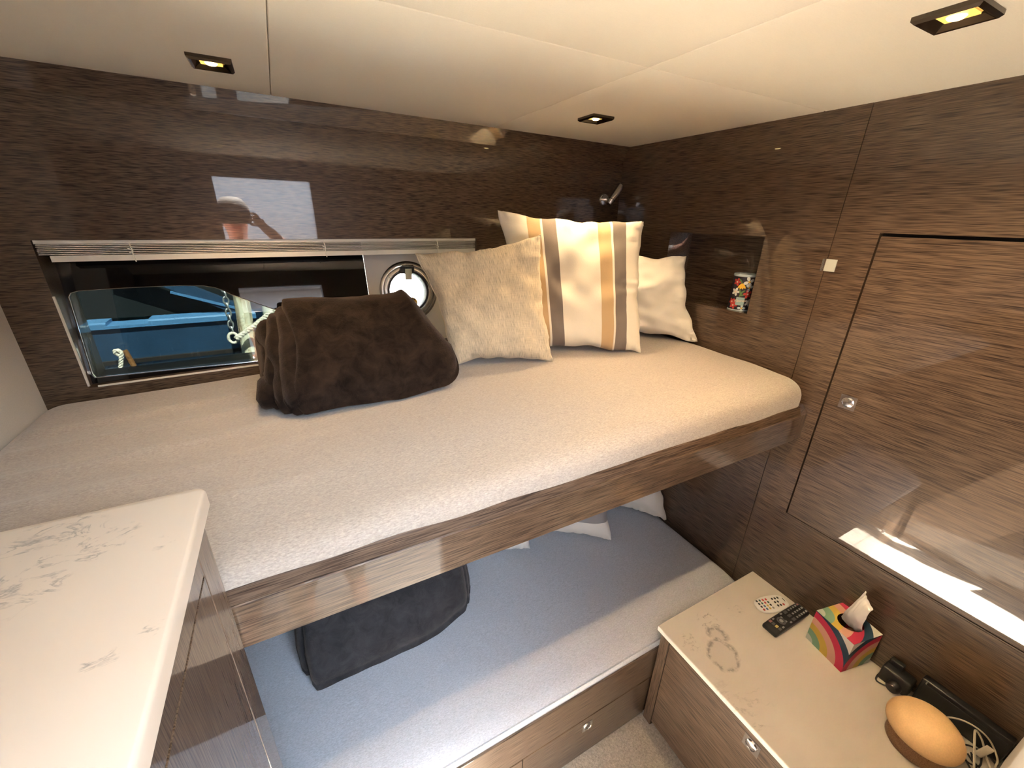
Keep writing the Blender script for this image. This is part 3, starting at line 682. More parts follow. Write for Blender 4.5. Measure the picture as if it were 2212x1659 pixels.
# ------------------------------------------------------------------ folded blankets
def loft(prof_fn, x0, x1, nx, seed, amp, endr, endl):
    """closed (y,z) section swept along x with rounded ends"""
    V = []; F = []; P0 = prof_fn(0.5); n = len(P0)
    for i in range(nx+1):
        t = i/nx; x = x0+(x1-x0)*t; P = prof_fn(t)
        cy_ = sum(p[0] for p in P)/n; zmin = min(p[1] for p in P)
        dl = (x-x0)/max(1e-6, endl); dr_ = (x1-x)/max(1e-6, endr); s = 1.0
        if dl < 1: s = min(s, math.sqrt(max(0, 1-(1-dl)**2)))
        if dr_ < 1: s = min(s, math.sqrt(max(0, 1-(1-dr_)**2)))
        s = 0.02+0.98*s
        cz_ = zmin + 0.42*(max(p[1] for p in P)-zmin)
        for k, (y, z) in enumerate(P):
            yy = cy_+(y-cy_)*(0.55+0.45*s); zz = cz_+(z-cz_)*s
            q = Vector((x*7+seed, yy*9, zz*9)); d = noise.noise(q)*amp + noise.noise(q*2.7)*amp*0.45
            dirv = Vector((0, yy-cy_, zz-cz_)); dirv = dirv.normalized() if dirv.length > 1e-6 else Vector((0,0,1))
            pz = zz + dirv.z*d
            V.append((x+noise.noise(q+Vector((5,5,5)))*amp*0.6, yy+dirv.y*d, max(pz, zmin)))
    for i in range(nx):
        for k in range(n):
            F.append((i*n+k, i*n+(k+1) % n, (i+1)*n+(k+1) % n, (i+1)*n+k))
    F.append(tuple(reversed(range(n)))); F.append(tuple(nx*n+k for k in range(n)))
    return V, F
def closed(pts, k=5):
    n = len(pts); out = []
    for i in range(n):
        a, b, c, d = (Vector((*pts[(i+j-1) % n], 0)) for j in range(4))
        for j in range(k):
            t = j/k; q = 0.5*((2*b)+(c-a)*t+(2*a-5*b+4*c-d)*t*t+(3*b-a-3*c+d)*t*t*t); out.append((q.x, q.y))
    return out
Z0 = 1.243
secU = [(1.085, Z0), (1.062, Z0+0.022), (1.075, Z0+0.075), (1.15, Z0+0.165), (1.235, Z0+0.232), (1.30, Z0+0.246), (1.37, Z0+0.215), (1.43, Z0+0.12), (1.44, Z0+0.03), (1.41, Z0)]
def scale_sec(sec, s, c): return [(c[0]+(y-c[0])*s, c[1]+(z-c[1])*s) for y, z in sec]
bk = tag(empty('folded_blanket', (0.17, 1.24, Z0)), 'dark brown fleece blanket folded on the upper bunk by the window', 'blanket')
def outer(t):
    return [(y+0.004*math.sin(9*t+z*20), z+0.004+0.012*smooth01(0.5, 1.0, t)) for y, z in closed(secU, 5)]
v, f = loft(outer, -0.028, 0.430, 70, 3, 0.010, 0.085, 0.016)
# the right end slopes in towards the top; the left hem wanders
v = [Vector((p[0]-(0.085*smooth01(0.25, 0.44, p[0]))*max(0, (p[2]-Z0-0.05))/0.2 + 0.010*smooth01(0.05, -0.03, p[0])*math.sin((p[2]-Z0)*22+p[1]*9), p[1], p[2])) for p in v]
MB().add(v, f).build('outer_fold', 'brown_fleece', bk, angle=80)
for (xa, xb, s, dy, dz, sd, wob) in ((-0.060, 0.10, 0.955, 0.003, 0.0, 11, 0.016), (-0.086, 0.10, 0.875, 0.012, 0.0, 17, 0.012), (-0.100, 0.09, 0.80, 0.030, 0.0, 29, 0.018), (-0.110, 0.08, 0.70, 0.055, 0.0, 37, 0.014)):
    def inner(t, s=s, dy=dy):
        return [(y+dy, max(Z0+0.002, z)) for y, z in closed(scale_sec(secU, s, (1.22, Z0+0.0)), 5)]
    v, f = loft(inner, xa, xb, 26, sd, 0.011, 0.02, 0.026)
    v = [Vector((p[0]+wob*smooth01(0.06, xa, p[0])*noise.noise(Vector((sd, p[1]*11, p[2]*13))), p[1], p[2])) for p in v]
    MB().add(v, f).build('inner_fold', 'brown_fleece', bk, angle=80)
v, f = loft(lambda t: closed([(1.14, Z0+0.002), (1.125, Z0+0.03), (1.14, Z0+0.065), (1.19, Z0+0.075), (1.23, Z0+0.05), (1.23, Z0+0.002)], 5), -0.122, 0.02, 16, 41, 0.004, 0.02, 0.022); MB().add(v, f).build('tucked_end', 'brown_fleece', bk, angle=80)

Z1 = 0.419
bg2 = tag(empty('folded_blanket', (0.13, 1.1, Z1)), 'charcoal fleece blanket folded on the lower bunk', 'blanket')
secL = [(0.965, Z1), (0.944, Z1+0.018), (0.948, Z1+0.07), (0.985, Z1+0.15), (1.06, Z1+0.20), (1.16, Z1+0.205), (1.24, Z1+0.16), (1.27, Z1+0.06), (1.25, Z1)]
v, f = loft(lambda t: closed(secL, 5), -0.135, 0.395, 60, 53, 0.006, 0.035, 0.022); 
v = [Vector((p[0], p[1]+0.05*smooth01(0.2, 0.42, p[0])*smooth01(1.2, 0.95, p[1]), p[2])) for p in v]
MB().add(v, f).build('outer_fold', 'grey_fleece', bg2, angle=80)
for (xa, xb, s, dy, sd, dy2) in ((-0.158, 0.0, 0.86, 0.035, 61, 0), (0.30, 0.408, 0.93, 0.03, 67, 0.03), (0.30, 0.422, 0.85, 0.05, 71, 0.03)):
    def inner(t, s=s, dy=dy, dy2=dy2): return [(y+dy+dy2, max(Z1+0.002, z)) for y, z in closed(scale_sec(secL, s, (1.1, Z1)), 5)]
    v, f = loft(inner, xa, xb, 20, sd, 0.005, 0.02, 0.02); MB().add(v, f).build('inner_fold', 'grey_fleece', bg2, angle=80)

# ------------------------------------------------------------------ things on the low dresser
ZT = 0.482
def local_mb(root):
    """MB whose points are given in the thing's own frame"""
    class L(MB):
        def build(s, name, mat, parent=None, **k):
            W = wm(root); s.v = [W @ p for p in s.v]; return MB.build(s, name, mat, parent or root, **k)
    return L()
def rings(name, centre):
    s = NT(name); tc = s.n('ShaderNodeTexCoord'); d = s.n('ShaderNodeVectorMath', operation='DISTANCE'); s.l(tc.outputs['Object'], d.inputs[0]); d.inputs[1].default_value = centre
    P = (0.60, 0.66, 0.56); G = (0.24, 0.43, 0.28); Y = (0.72, 0.50, 0.09); K = (0.78, 0.42, 0.30); R = (0.62, 0.035, 0.09); B = (0.018, 0.055, 0.10); Wt = (0.80, 0.76, 0.68)
    q = s.math('MULTIPLY', d.outputs['Value'], 5.0)
    c = s.ramp(q, [(0.0, P), (0.11, G), (0.23, Y), (0.345, K), (0.465, R), (0.585, B), (0.69, Wt)], 'CONSTANT'); s.l(c, s.b.inputs['Base Color']); s.set(Roughness=0.5); return s.m
hb = 0.0575; hz = 0.120
rings('box_side', (-hb, hb, 0.0)); rings('box_front', (hb, -hb, 0.0)); rings('box_top', (-hb, hb, hz))
tb = tag(empty('tissue_box', (1.339, 0.286, ZT), (0, 0, math.radians(-11.8))), 'cube tissue box with bright curved rainbow stripes and a tissue sticking out', 'tissue box')
e = 0.0012
def slab(lo, hi, nm, mt): local_mb(tb).box(lo, hi).build(nm, mt, smooth=False)
slab((-hb, -hb+e, 0), (-hb+e, hb, hz), 'side_panel', 'box_side'); slab((hb-e, -hb+e, 0), (hb, hb, hz), 'side_panel', 'box_front')
slab((-hb, -hb, 0), (hb, -hb+e, hz), 'side_panel', 'box_front'); slab((-hb+e, hb-e, 0), (hb-e, hb, hz), 'side_panel', 'box_side')
m = local_mb(tb); v, f = plate(rect(-hb, -hb, hb, hb), [[(0.004+0.036*math.cos(2*math.pi*i/32), -0.002+0.031*math.sin(2*math.pi*i/32)) for i in range(32)]], -e, lambda a, b, t: Vector((a, b, hz+e+t))); m.add(v, f).build('top_panel', 'box_top', smooth=False)
slab((-hb+e, -hb+e, 0.0002), (hb-e, hb-e, 0.002), 'bottom_panel', 'bare_box')
m = local_mb(tb); NU, NV = 18, 28; V = []; F = []
for side in (0, 1):
    for i in range(NU+1):
        for j in range(NV+1):
            u = i/NU*2-1; t = j/NV          # u = +1 is the left edge seen from the cabin
            if t < 0.55: wl = 0.031-0.014*(t/0.55); wr_ = 0.030+0.0*t; 
            else: wl = 0.017-0.004*math.sin((t-0.55)*3.2); wr_ = 0.030-0.004*(t-0.55)
            y = -0.002 + (u*wl if u > 0 else u*wr_) - 0.004*t
            lean = -0.012*math.sin(t*math.pi*1.1) + 0.016*max(0, t-0.5)
            x = 0.004 + lean + 0.010*(u*u)*(1-t) + 0.010*u*t
            top = 0.128 - (0.020*(1-u)*0.5)*smooth01(0.75, 1.0, t)
            z = hz-0.014 + t*top + 0.003*noise.noise(Vector((u*2, t*3, 2)))
            crease = 0.0055*abs(noise.noise(Vector((u*1.6+t*1.2, t*3.0, 8)))) + 0.003*noise.noise(Vector((u*3, t*6, 5)))
            V.append((x+crease-side*0.0012, y, z))
for side in (0, 1):
    o = side*(NU+1)*(NV+1)
    for i in range(NU):
        for j in range(NV):
            q = (o+i*(NV+1)+j, o+(i+1)*(NV+1)+j, o+(i+1)*(NV+1)+j+1, o+i*(NV+1)+j+1); F.append(q if side == 0 else tuple(reversed(q)))
o = (NU+1)*(NV+1)
for i in range(NU): 
    a = i*(NV+1); b = (i+1)*(NV+1); F.append((a, a+o, b+o, b)); F.append((a+NV, b+NV, b+NV+o, a+NV+o))
for j in range(NV):
    F.append((j, j+1, j+1+o, j+o)); a = NU*(NV+1)+j; F.append((a, a+o, a+1+o, a+1))
m.add(V, F).build('tissue', 'tissue', angle=60)

# white oval remote
rw = tag(empty('remote_control', (1.312, 0.478, ZT), (0, 0, math.radians(-15))), 'small white oval remote with coloured keys on the dresser', 'remote')
pts = [(0.062*math.copysign(abs(math.cos(a))**0.72, math.cos(a)), 0.031*math.copysign(abs(math.sin(a))**0.72, math.sin(a))) for a in [2*math.pi*i/48 for i in range(48)]]
m = local_mb(rw); V = []; n = len(pts)
lv = [(0.0, 0.93), (0.002, 0.98), (0.005, 1.0), (0.008, 0.98), (0.0095, 0.93), (0.010, 0.85)]
for z, k in lv: V += [(p[0]*k, p[1]*k, z) for p in pts]
F = [tuple(reversed(range(n)))] + [(q*n+i, q*n+(i+1) % n, (q+1)*n+(i+1) % n, (q+1)*n+i) for q in range(len(lv)-1) for i in range(n)] + [tuple((len(lv)-1)*n+i for i in range(n))]
m.add(V, F).build('case', 'white_plastic')
def keys(root, spots, mesh_fn, zt):
    cache = {}
    for (x, y, mt, sx, sy) in spots:
        k = (mt, sx, sy)
        if k not in cache:
            o = mesh_fn(root, sx, sy, zt, mt); cache[k] = o.data; o.location = (x, y, 0)
        else:
            o = bpy.data.objects.new('button', cache[k]); COL.objects.link(o); o.parent = root; o.location = (x, y, 0)
def oval_key(root, sx, sy, zt, mt):
    m = local_mb(root); n = 10; V = [(sx*math.cos(2*math.pi*i/n)*k, sy*math.sin(2*math.pi*i/n)*k, z) for z, k in ((zt-0.001, 1), (zt+0.0008, 1), (zt+0.0012, 0.8)) for i in range(n)]
    F = [(q*n+i, q*n+(i+1) % n, (q+1)*n+(i+1) % n, (q+1)*n+i) for q in range(2) for i in range(n)] + [tuple(2*n+i for i in range(n))]
    return m.add(V, F).build('button', mt)
def box_key(root, sx, sy, zt, mt):
    return local_mb(root).rbox((-sx, -sy, zt-0.001), (sx, sy, zt+0.0013), 0.0008, (1, 1, 1), seg=1).build('button', mt, smooth=False)
sp = []
cyc = ['key_0', 'key_2', 'key_1', 'key_1', 'key_0', 'key_2', 'key_1', 'key_2', 'key_5', 'key_3', 'key_4', 'key_0', 'key_1', 'key_3', 'key_4', 'key_grey']
for i in range(4):
    for j in range(4): sp.append((-0.047+0.0125*j+0.000*i, 0.017-0.0112*i, cyc[i*4+j], 0.0034, 0.0042))
for i in range(3):
    for j in range(3):
        if (i, j) in ((1, 2),): continue
        sp.append((0.014+0.0115*j, 0.014-0.0135*i, 'key_1' if (i, j) == (2, 2) else 'key_0', 0.0034, 0.0042))
sp.append((0.052, 0.003, 'key_0', 0.0011, 0.008))
keys(rw, sp, oval_key, 0.010)

# black long remote
rb = tag(empty('remote_control', (1.2955, 0.4175, ZT), (0, 0, math.radians(-1))), 'long black television remote beside the small white one', 'remote')
local_mb(rb).rbox((-0.095, -0.0245, 0.0), (0.095, 0.0245, 0.019), 0.006, (6, 3, 1), lambda p: Vector((p.x, p.y*(1-0.05*max(0, p.x/0.095)), p.z-0.003*(1 if p.z > 0.012 else 0)*smooth01(0.06, 0.095, abs(p.x)))), 3).build('case', 'black_plastic')
sp = []
for i in range(5):
    for j in range(3): sp.append((0.081-0.0125*i, 0.0145-0.0145*j, 'key_rose' if (i, j) == (0, 0) else 'key_grey', 0.0032, 0.0028))
for j in range(3): sp.append((0.012, 0.0145-0.0145*j, 'key_mid', 0.0075, 0.0045))
for (x, y) in ((-0.008, 0.017), (-0.008, -0.017), (-0.05, 0.017), (-0.05, -0.017)): sp.append((x, y, 'key_grey', 0.0045, 0.0025))
for k in range(4): sp.append((-0.066, 0.016-0.0107*k, ('key_rose', 'key_mid', 'key_yellow', 'key_mid')[k], 0.0055, 0.0040))
for k in range(2): sp.append((-0.020, 0.008-0.016*k, 'key_grey', 0.003, 0.003))
keys(rb, sp, box_key, 0.019)
rg = local_mb(rb); n = 24; rg.lathe([(0.0085, 0.0185), (0.0085, 0.0205), (0.0135, 0.0205), (0.0135, 0.0185)], (-0.033, 0, 0), n).build('button_ring', 'key_mid'); local_mb(rb).lathe([(0.006, 0.0185), (0.006, 0.0208), (0, 0.0212)], (-0.033, 0, 0), n).build('button', 'key_grey')

# mushroom lamp
lp = tag(empty('table_lamp', (1.238, 0.056, ZT)), 'mushroom shaped lamp with orange dome shade and wooden base', 'lamp')
MB().lathe([(0.0, 0.0), (0.058, 0.0), (0.060, 0.003), (0.060, 0.036), (0.058, 0.039), (0, 0.039)], (1.238, 0.056, ZT), 48).build('base', 'lamp_wood', lp)
MB().lathe([(0, 0.0395), (0.052, 0.041), (0.066, 0.046), (0.073, 0.053), (0.0745, 0.061), (0.073, 0.070), (0.067, 0.082), (0.056, 0.094), (0.041, 0.104), (0.022, 0.110), (0, 0.112)], (1.240, 0.056, ZT), 56).build('shade', 'lamp_shade', lp, angle=80)
# black charger bar and adapter
cb = tag(empty('power_strip', (1.388, 0.04, ZT)), 'black power strip standing against the bulkhead behind the lamp', 'power strip')
MB().rbox((1.374, -0.062, ZT), (1.3985, 0.112, ZT+0.084), 0.004, (1, 3, 2)).build('casing', 'black_plastic', cb)
MB().rbox((1.3725, -0.055, ZT+0.012), (1.3745, 0.105, ZT+0.072), 0.001, (1, 1, 1), seg=2).build('face_plate', 'black_rubber', cb)
MB().box((1.3735, 0.100, ZT+0.003), (1.3745, 0.1025, ZT+0.082)).build('joint', 'key_grey', cb, smooth=False)
adp = tag(empty('plug_adapter', (1.37, 0.155, ZT)), 'black plug adapter with a coiled cord between tissue box and lamp', 'adapter')
MB().rbox((1.352, 0.118, ZT), (1.396, 0.186, ZT+0.052), 0.007, (2, 2, 2)).build('body', 'black_plastic', adp)
MB().rbox((1.378, 0.150, ZT+0.045), (1.396, 0.182, ZT+0.070), 0.004, (1, 1, 1)).build('plug', 'black_rubber', adp)
MB().lathe([(0, 0), (0.013, 0.001), (0.017, 0.008), (0.017, 0.020), (0.012, 0.027), (0, 0.028)], (1.334, 0.148, ZT+0.014), 20, (0.9, -0.1, 0.1)).build('plug', 'black_plastic', adp)
MB().tube([(1.385, 0.180, ZT+0.030), (1.362, 0.185, ZT+0.008), (1.340, 0.182, ZT+0.003), (1.338, 0.170, ZT+0.003), (1.355, 0.142, ZT+0.003), (1.366, 0.124, ZT+0.004), (1.372, 0.119, ZT+0.014)], 0.0022, 8, 6).build('cord', 'black_rubber', adp)
def cable(pts, r, mat, lab, name='cable'): return tag(MB().tube(pts, r, 8, 8).build(name, mat), lab, 'cable', 'cables beside the lamp')
cable([(1.330, 0.060, ZT+0.030), (1.352, 0.030, ZT+0.055), (1.366, 0.000, ZT+0.060), (1.370, -0.030, ZT+0.050), (1.366, -0.055, ZT+0.020), (1.352, -0.060, ZT+0.004)], 0.0021, 'cream_cable', 'thin cream cable running over the power strip from the lamp')
cable([(1.262, -0.046, ZT+0.004), (1.295, -0.030, ZT+0.030), (1.325, -0.012, ZT+0.062), (1.348, -0.006, ZT+0.068), (1.352, -0.022, ZT+0.050), (1.343, -0.042, ZT+0.020), (1.335, -0.058, ZT+0.004)], 0.0023, 'cream_cable', 'cream cable arched in a loop beside the lamp')
usb = tag(empty('usb_plug', (1.335, -0.03, ZT)), 'slim cream connector plug hanging in the cable tangle', 'plug')
MB().rbox((1.338, -0.040, ZT+0.014), (1.346, -0.026, ZT+0.052), 0.002, (1, 1, 1), lambda p: Vector((p.x+0.15*(p.z-ZT-0.03), p.y-0.25*(p.z-ZT-0.03), p.z)), 2).build('shell', 'cream_cable', usb)
MB().rbox((1.3395, -0.037, ZT+0.006), (1.3445, -0.029, ZT+0.014), 0.0008, (1, 1, 1), lambda p: Vector((p.x-0.004, p.y+0.006, p.z)), 2).build('tip', 'chrome', usb)
for k, (P, lab) in enumerate((([(1.316, 0.010, ZT+0.006), (1.350, -0.010, ZT+0.010), (1.365, -0.040, ZT+0.008), (1.360, -0.062, ZT+0.006)], 'black cable lying straight towards the padded panel'),
    ([(1.322, -0.004, ZT+0.014), (1.300, -0.022, ZT+0.010), (1.318, -0.040, ZT+0.006), (1.350, -0.036, ZT+0.006), (1.372, -0.030, ZT+0.010)], 'black cable curling in front of the power strip'),
    ([(1.312, -0.008, ZT+0.012), (1.285, -0.040, ZT+0.004), (1.270, -0.058, ZT+0.003), (1.262, -0.075, ZT+0.003)], 'black cable trailing past the foot of the lamp'),
    ([(1.318, -0.016, ZT+0.016), (1.306, -0.044, ZT+0.004), (1.298, -0.070, ZT+0.003)], 'short black cable hanging down in the cable tangle'),
    ([(1.340, -0.020, ZT+0.005), (1.322, -0.030, ZT+0.004), (1.316, -0.050, ZT+0.003), (1.325, -0.072, ZT+0.003)], 'black cable hooked sharply behind the connector'))):
    cable(P, 0.0020, 'black_rubber', lab)

# ------------------------------------------------------------------ tissue canister in the niche
CC = Vector((1.452, 0.938, 1.4245)); CR = 0.0365; CHh = 0.128
tc = tag(empty('tissue_canister', CC, (0, 0, 0)), 'round tissue canister with flower print standing in the niche', 'canister')
plain('can_dark', (0.022, 0.018, 0.028), 0.45); plain('can_pale', (0.50, 0.60, 0.62), 0.45); plain('can_red', (0.50, 0.045, 0.035), 0.5); plain('can_yellow', (0.80, 0.48, 0.03), 0.5); plain('can_green', (0.10, 0.20, 0.05), 0.5); plain('can_aqua', (0.30, 0.45, 0.45), 0.5); plain('can_white', (0.68, 0.70, 0.66), 0.5); plain('can_peach', (0.80, 0.62, 0.45), 0.5)
MB().lathe([(0, 0.0), (CR-0.001, 0), (CR, 0.002), (CR, CHh-0.008)], CC, 48).build('tube', 'can_dark', tc)
MB().lathe([(CR+0.0002, 0.0), (CR+0.0005, 0.0005), (CR+0.0005, 0.003), (CR, 0.0035)], CC, 48).build('bottom_rim', 'can_pale', tc)
MB().lathe([(CR, CHh-0.009), (CR+0.001, CHh-0.008), (CR+0.001, CHh-0.001), (CR-0.001, CHh), (0.021, CHh-0.001), (0.019, CHh-0.004), (0, CHh-0.006)], CC, 48).build('lid', 'can_pale', tc)
MB().lathe([(0.017, CHh-0.0045), (0.0, CHh-0.0035)], CC, 24).build('slot', 'dark_gap', tc)
toC = math.atan2(-CC.y, -CC.x)
def wrap(a, z, lift): 
    th = toC + a/CR; r = CR+lift; return CC + Vector((r*math.cos(th), r*math.sin(th), z))
def blob(mb, a, z, ra, rz, rot, lift, n=14):
    V = [wrap(a, z, lift)]
    for i in range(n):
        t = 2*math.pi*i/n; x = ra*math.cos(t); y = rz*math.sin(t); V.append(wrap(a+x*math.cos(rot)-y*math.sin(rot), z+x*math.sin(rot)+y*math.cos(rot), lift))
    mb.add(V, [(0, i+1, (i+1) % n+1) for i in range(n)])
def flower(a, z, s, mat, centre='can_peach', petals=5, ph=0.0):
    m = MB()
    for k in range(petals):
        t = ph+2*math.pi*k/petals; blob(m, a+s*math.cos(t), z+s*math.sin(t), s*0.75, s*0.5, t, 0.0004+0.00005*k)
    o = m.build('flower_print', mat, tc, recalc=False); m = MB(); blob(m, a, z, s*0.35, s*0.35, 0, 0.0008); m.build('flower_centre', centre, o, recalc=False)
# a grows to the right seen from the cabin
flower(0.017, 0.103, 0.011, 'can_white', 'can_yellow', 4, 0.4); flower(0.022, 0.083, 0.009, 'can_pale', 'can_yellow', 3, 2.4)
flower(-0.022, 0.100, 0.008, 'can_red'); flower(-0.021, 0.066, 0.0085, 'can_white'); flower(0.021, 0.060, 0.009, 'can_red', 'can_peach', 5, 0.6)
flower(-0.027, 0.030, 0.008, 'can_red', 'can_peach', 5, 0.9); flower(-0.020, 0.018, 0.008, 'can_red'); flower(0.010, 0.010, 0.008, 'can_pale', 'can_yellow', 4); flower(0.030, 0.030, 0.008, 'can_white')
m = MB()
for k in range(4): t = math.radians(-125+24*k); blob(m, -0.004+0.010*math.cos(t), 0.096+0.010*math.sin(t), 0.0105, 0.0036, t, 0.0005+0.0001*k)
m.build('yellow_flower', 'can_yellow', tc, recalc=False)
m = MB()
for (a, z, r_) in ((-0.006, 0.068, 1.9), (0.002, 0.067, 0.7), (-0.002, 0.058, 1.2), (0.004, 0.056, 0.4), (-0.010, 0.104, 2.2)): blob(m, a, z, 0.010, 0.0028, r_, 0.0004)
m.build('leaf_print', 'can_green', tc, recalc=False)
m = MB(); n = 8
V = [wrap(-0.013+0.027*i/n, z, 0.0010) for z in (0.020, 0.048) for i in range(n+1)]; m.add(V, [(i, i+1, n+2+i, n+1+i) for i in range(n)]).build('label_patch', 'can_aqua', tc, recalc=False)
fc = bpy.data.curves.new('lettering', 'FONT'); fc.body = 'Kleenex'; fc.size = 0.0125; fc.shear = 0.25; fc.align_x = 'CENTER'; fc.space_character = 0.92; fc.resolution_u = 3
fo = bpy.data.objects.new('lettering_src', fc); COL.objects.link(fo); bpy.context.view_layer.update()
tm = fo.to_mesh(); m = MB(); m.add([wrap(v_.co.x+0.0005, 0.032+v_.co.y+v_.co.x*0.06, 0.0016) for v_ in tm.vertices], [tuple(p.vertices) for p in tm.polygons]); fo.to_mesh_clear(); bpy.data.objects.remove(fo)
m.build('lettering', 'can_peach', tc, recalc=False, smooth=False)

# ------------------------------------------------------------------ outside: moored boat, piling, chain, ropes
plain('boat_blue', (0.020, 0.055, 0.120), 0.25, coat=0.6, var=0.15, bscale=9); plain('boat_light_blue', (0.07, 0.20, 0.42), 0.35); plain('boat_white', (0.80, 0.82, 0.82), 0.3); plain('boat_glass', (0.010, 0.013, 0.015), 0.08)
plain('rust', (0.16, 0.07, 0.02), 0.8, var=0.4, bscale=60); plain('rope', (0.70, 0.67, 0.60), 0.9, bump=0.002, bscale=150); plain('galvanised', (0.30, 0.33, 0.36), 0.5, 0.6)
s_ = NT('weathered_wood'); n_ = s_.noise(s_.coords((30, 30, 5)), 1, 5, 0.7, 0.5); s_.l(s_.ramp(n_, [(0.36, (0.14, 0.08, 0.03)), (0.45, (0.52, 0.46, 0.33)), (0.56, (0.74, 0.76, 0.64))]), s_.b.inputs['Base Color']); s_.set(Roughness=0.9); s_.bump(n_, 0.01)
s_ = NT('pale_wood'); n_ = s_.noise(s_.coords((24, 24, 4)), 1, 5, 0.7); s_.l(s_.ramp(n_, [(0.34, (0.30, 0.24, 0.14)), (0.44, (0.66, 0.70, 0.60))]), s_.b.inputs['Base Color']); s_.set(Roughness=0.9)
s_ = NT('water'); s_.set(Base_Color=(0.02, 0.06, 0.08), Roughness=0.08); s_.bump(s_.noise(s_.coords((3, 5, 1)), 2, 4), 0.05)
wt = MB().box((-12, 1.9, -0.45), (12, 30, -0.30)).build('harbour_water', 'water', smooth=False); wt['kind'] = 'stuff'; wt['label'] = 'dark rippled harbour water between the boats'; wt['category'] = 'water'
bt = tag(empty('moored_boat', (-2.0, 3.3, -0.3)), 'blue motorboat with dark windows moored alongside, seen through the hull window', 'boat')
X0, X1 = -4.5, 0.1
MB().prism([(3.10, -0.3), (3.02, 0.845), (3.00, 1.10), (3.6, 1.10), (3.6, -0.3)], X0, X1, 0).build('hull', 'boat_blue', bt, smooth=False)
MB().prism([(2.985, 1.100), (2.985, 1.128), (2.992, 1.136), (3.10, 1.138), (3.10, 1.100)], X0, -0.927, 0).prism([(2.985, 1.100), (2.985, 1.116), (3.10, 1.119), (3.10, 1.100)], -0.927, -0.745, 0).prism([(2.985, 1.100), (2.985, 1.128), (2.992, 1.136), (3.10, 1.138), (3.10, 1.100)], -0.745, X1, 0).build('gunwale', 'boat_light_blue', bt, smooth=False)
MB().prism([(2.992, 0.893), (2.992, 0.914), (3.02, 0.914), (3.02, 0.893)], X0, X1, 0).build('rubbing_strake', 'dark_gap', bt, smooth=False)
MB().prism([(2.985, 0.830), (2.975, 0.838), (2.985, 0.852), (3.04, 0.852), (3.04, 0.830)], X0, X1, 0).build('fender_rail', 'boat_white', bt, smooth=False)
MB().prism([(3.14, 1.13), (3.30, 1.75), (3.9, 1.75), (3.9, 1.13)], X0, X1, 0).build('cabin_glazing', 'boat_glass', bt, smooth=False)
def beam(a, b, wdt, name, mat):
    a = Vector(a); b = Vector(b); d = (b-a).normalized(); s = d.cross(Vector((0, 1, 0))).normalized()*wdt; yv = Vector((0, 0.03, 0))
    V = [p+q*s+r_*yv for p in (a, b) for q, r_ in ((-1,-1),(1,-1),(1,1),(-1,1))]
    MB().add(V, [(0,3,2,1),(4,5,6,7),(0,1,5,4),(1,2,6,5),(2,3,7,6),(3,0,4,7)]).build(name, mat, bt, smooth=False)
beam((-0.86, 3.10, 1.46), (-0.28, 3.06, 1.135), 0.030, 'raked_pillar', 'boat_blue'); beam((-0.62, 3.08, 1.275), (-0.28, 3.05, 1.150), 0.007, 'pillar_edge', 'boat_light_blue')
wbt = tag(empty('moored_boat', (1.8, 3.5, -0.3)), 'bright white boat side seen through the porthole', 'boat')
MB().prism([(3.5, -0.3), (3.3, 1.2), (3.3, 2.6), (4.2, 2.6), (4.2, -0.3)], 0.35, 5.0, 0).build('hull', 'boat_white', wbt, smooth=False); MB().prism([(3.28, 1.16), (3.28, 1.2), (3.31, 1.2), (3.31, 1.16)], 0.35, 5.0, 0).build('rail', 'boat_white', wbt, smooth=False)
def post(x, y, r, mat, lab, top=1.9, lean=0.0):
    V = []; F = []; n = 16; nz = 20
    for j in range(nz+1):
        z = -0.35+(top+0.35)*j/nz
        for i in range(n):
            t = 2*math.pi*i/n; rr = r*(1+0.06*noise.noise(Vector((math.cos(t)*2+x*9, math.sin(t)*2, z*4)))); V.append((x+rr*math.cos(t)+lean*(z-1.1), y+rr*math.sin(t), z))
    for j in range(nz):
        for i in range(n): F.append((j*n+i, j*n+(i+1) % n, (j+1)*n+(i+1) % n, (j+1)*n+i))
    F.append(tuple(reversed(range(n)))); F.append(tuple(nz*n+i for i in range(n)))
    return tag(MB().add(V, F).build('dock_piling', mat), lab, 'piling', 'dock pilings outside the window')
post(-0.243, 2.53, 0.036, 'weathered_wood', 'cracked grey piling behind the chain', lean=0.06)
post(-0.120, 2.80, 0.050, 'pale_wood', 'pale painted piling just right of the cracked one', lean=0.03); post(-0.010, 2.85, 0.045, 'pale_wood', 'pale painted piling hidden mostly by the brown blanket', lean=0.02)
ch = tag(empty('chain', (-0.297, 2.46, 1.13)), 'galvanised chain hanging down in front of the piling', 'chain')
for k in range(8):
    c = Vector((-0.290-0.001*k, 2.465, 1.365-0.030*k)); n = 14; q = math.pi/2*(k % 2)+0.4; P = []
    for i in range(n+1):
        t = 2*math.pi*i/n; x = 0.011*math.cos(t); z = 0.020*math.sin(t); P.append(c+Vector((x*math.cos(q), x*math.sin(q), z)))
    MB().tube(P, 0.0042, 6, caps=False).build('link', 'galvanised', ch)
P = [Vector((-0.298+0.020*math.cos(t), 2.455, 1.118+0.026*math.sin(t))) for t in [2*math.pi*i/16 for i in range(17)]]
MB().tube(P, 0.007, 8, caps=False).build('shackle', 'rope', ch)
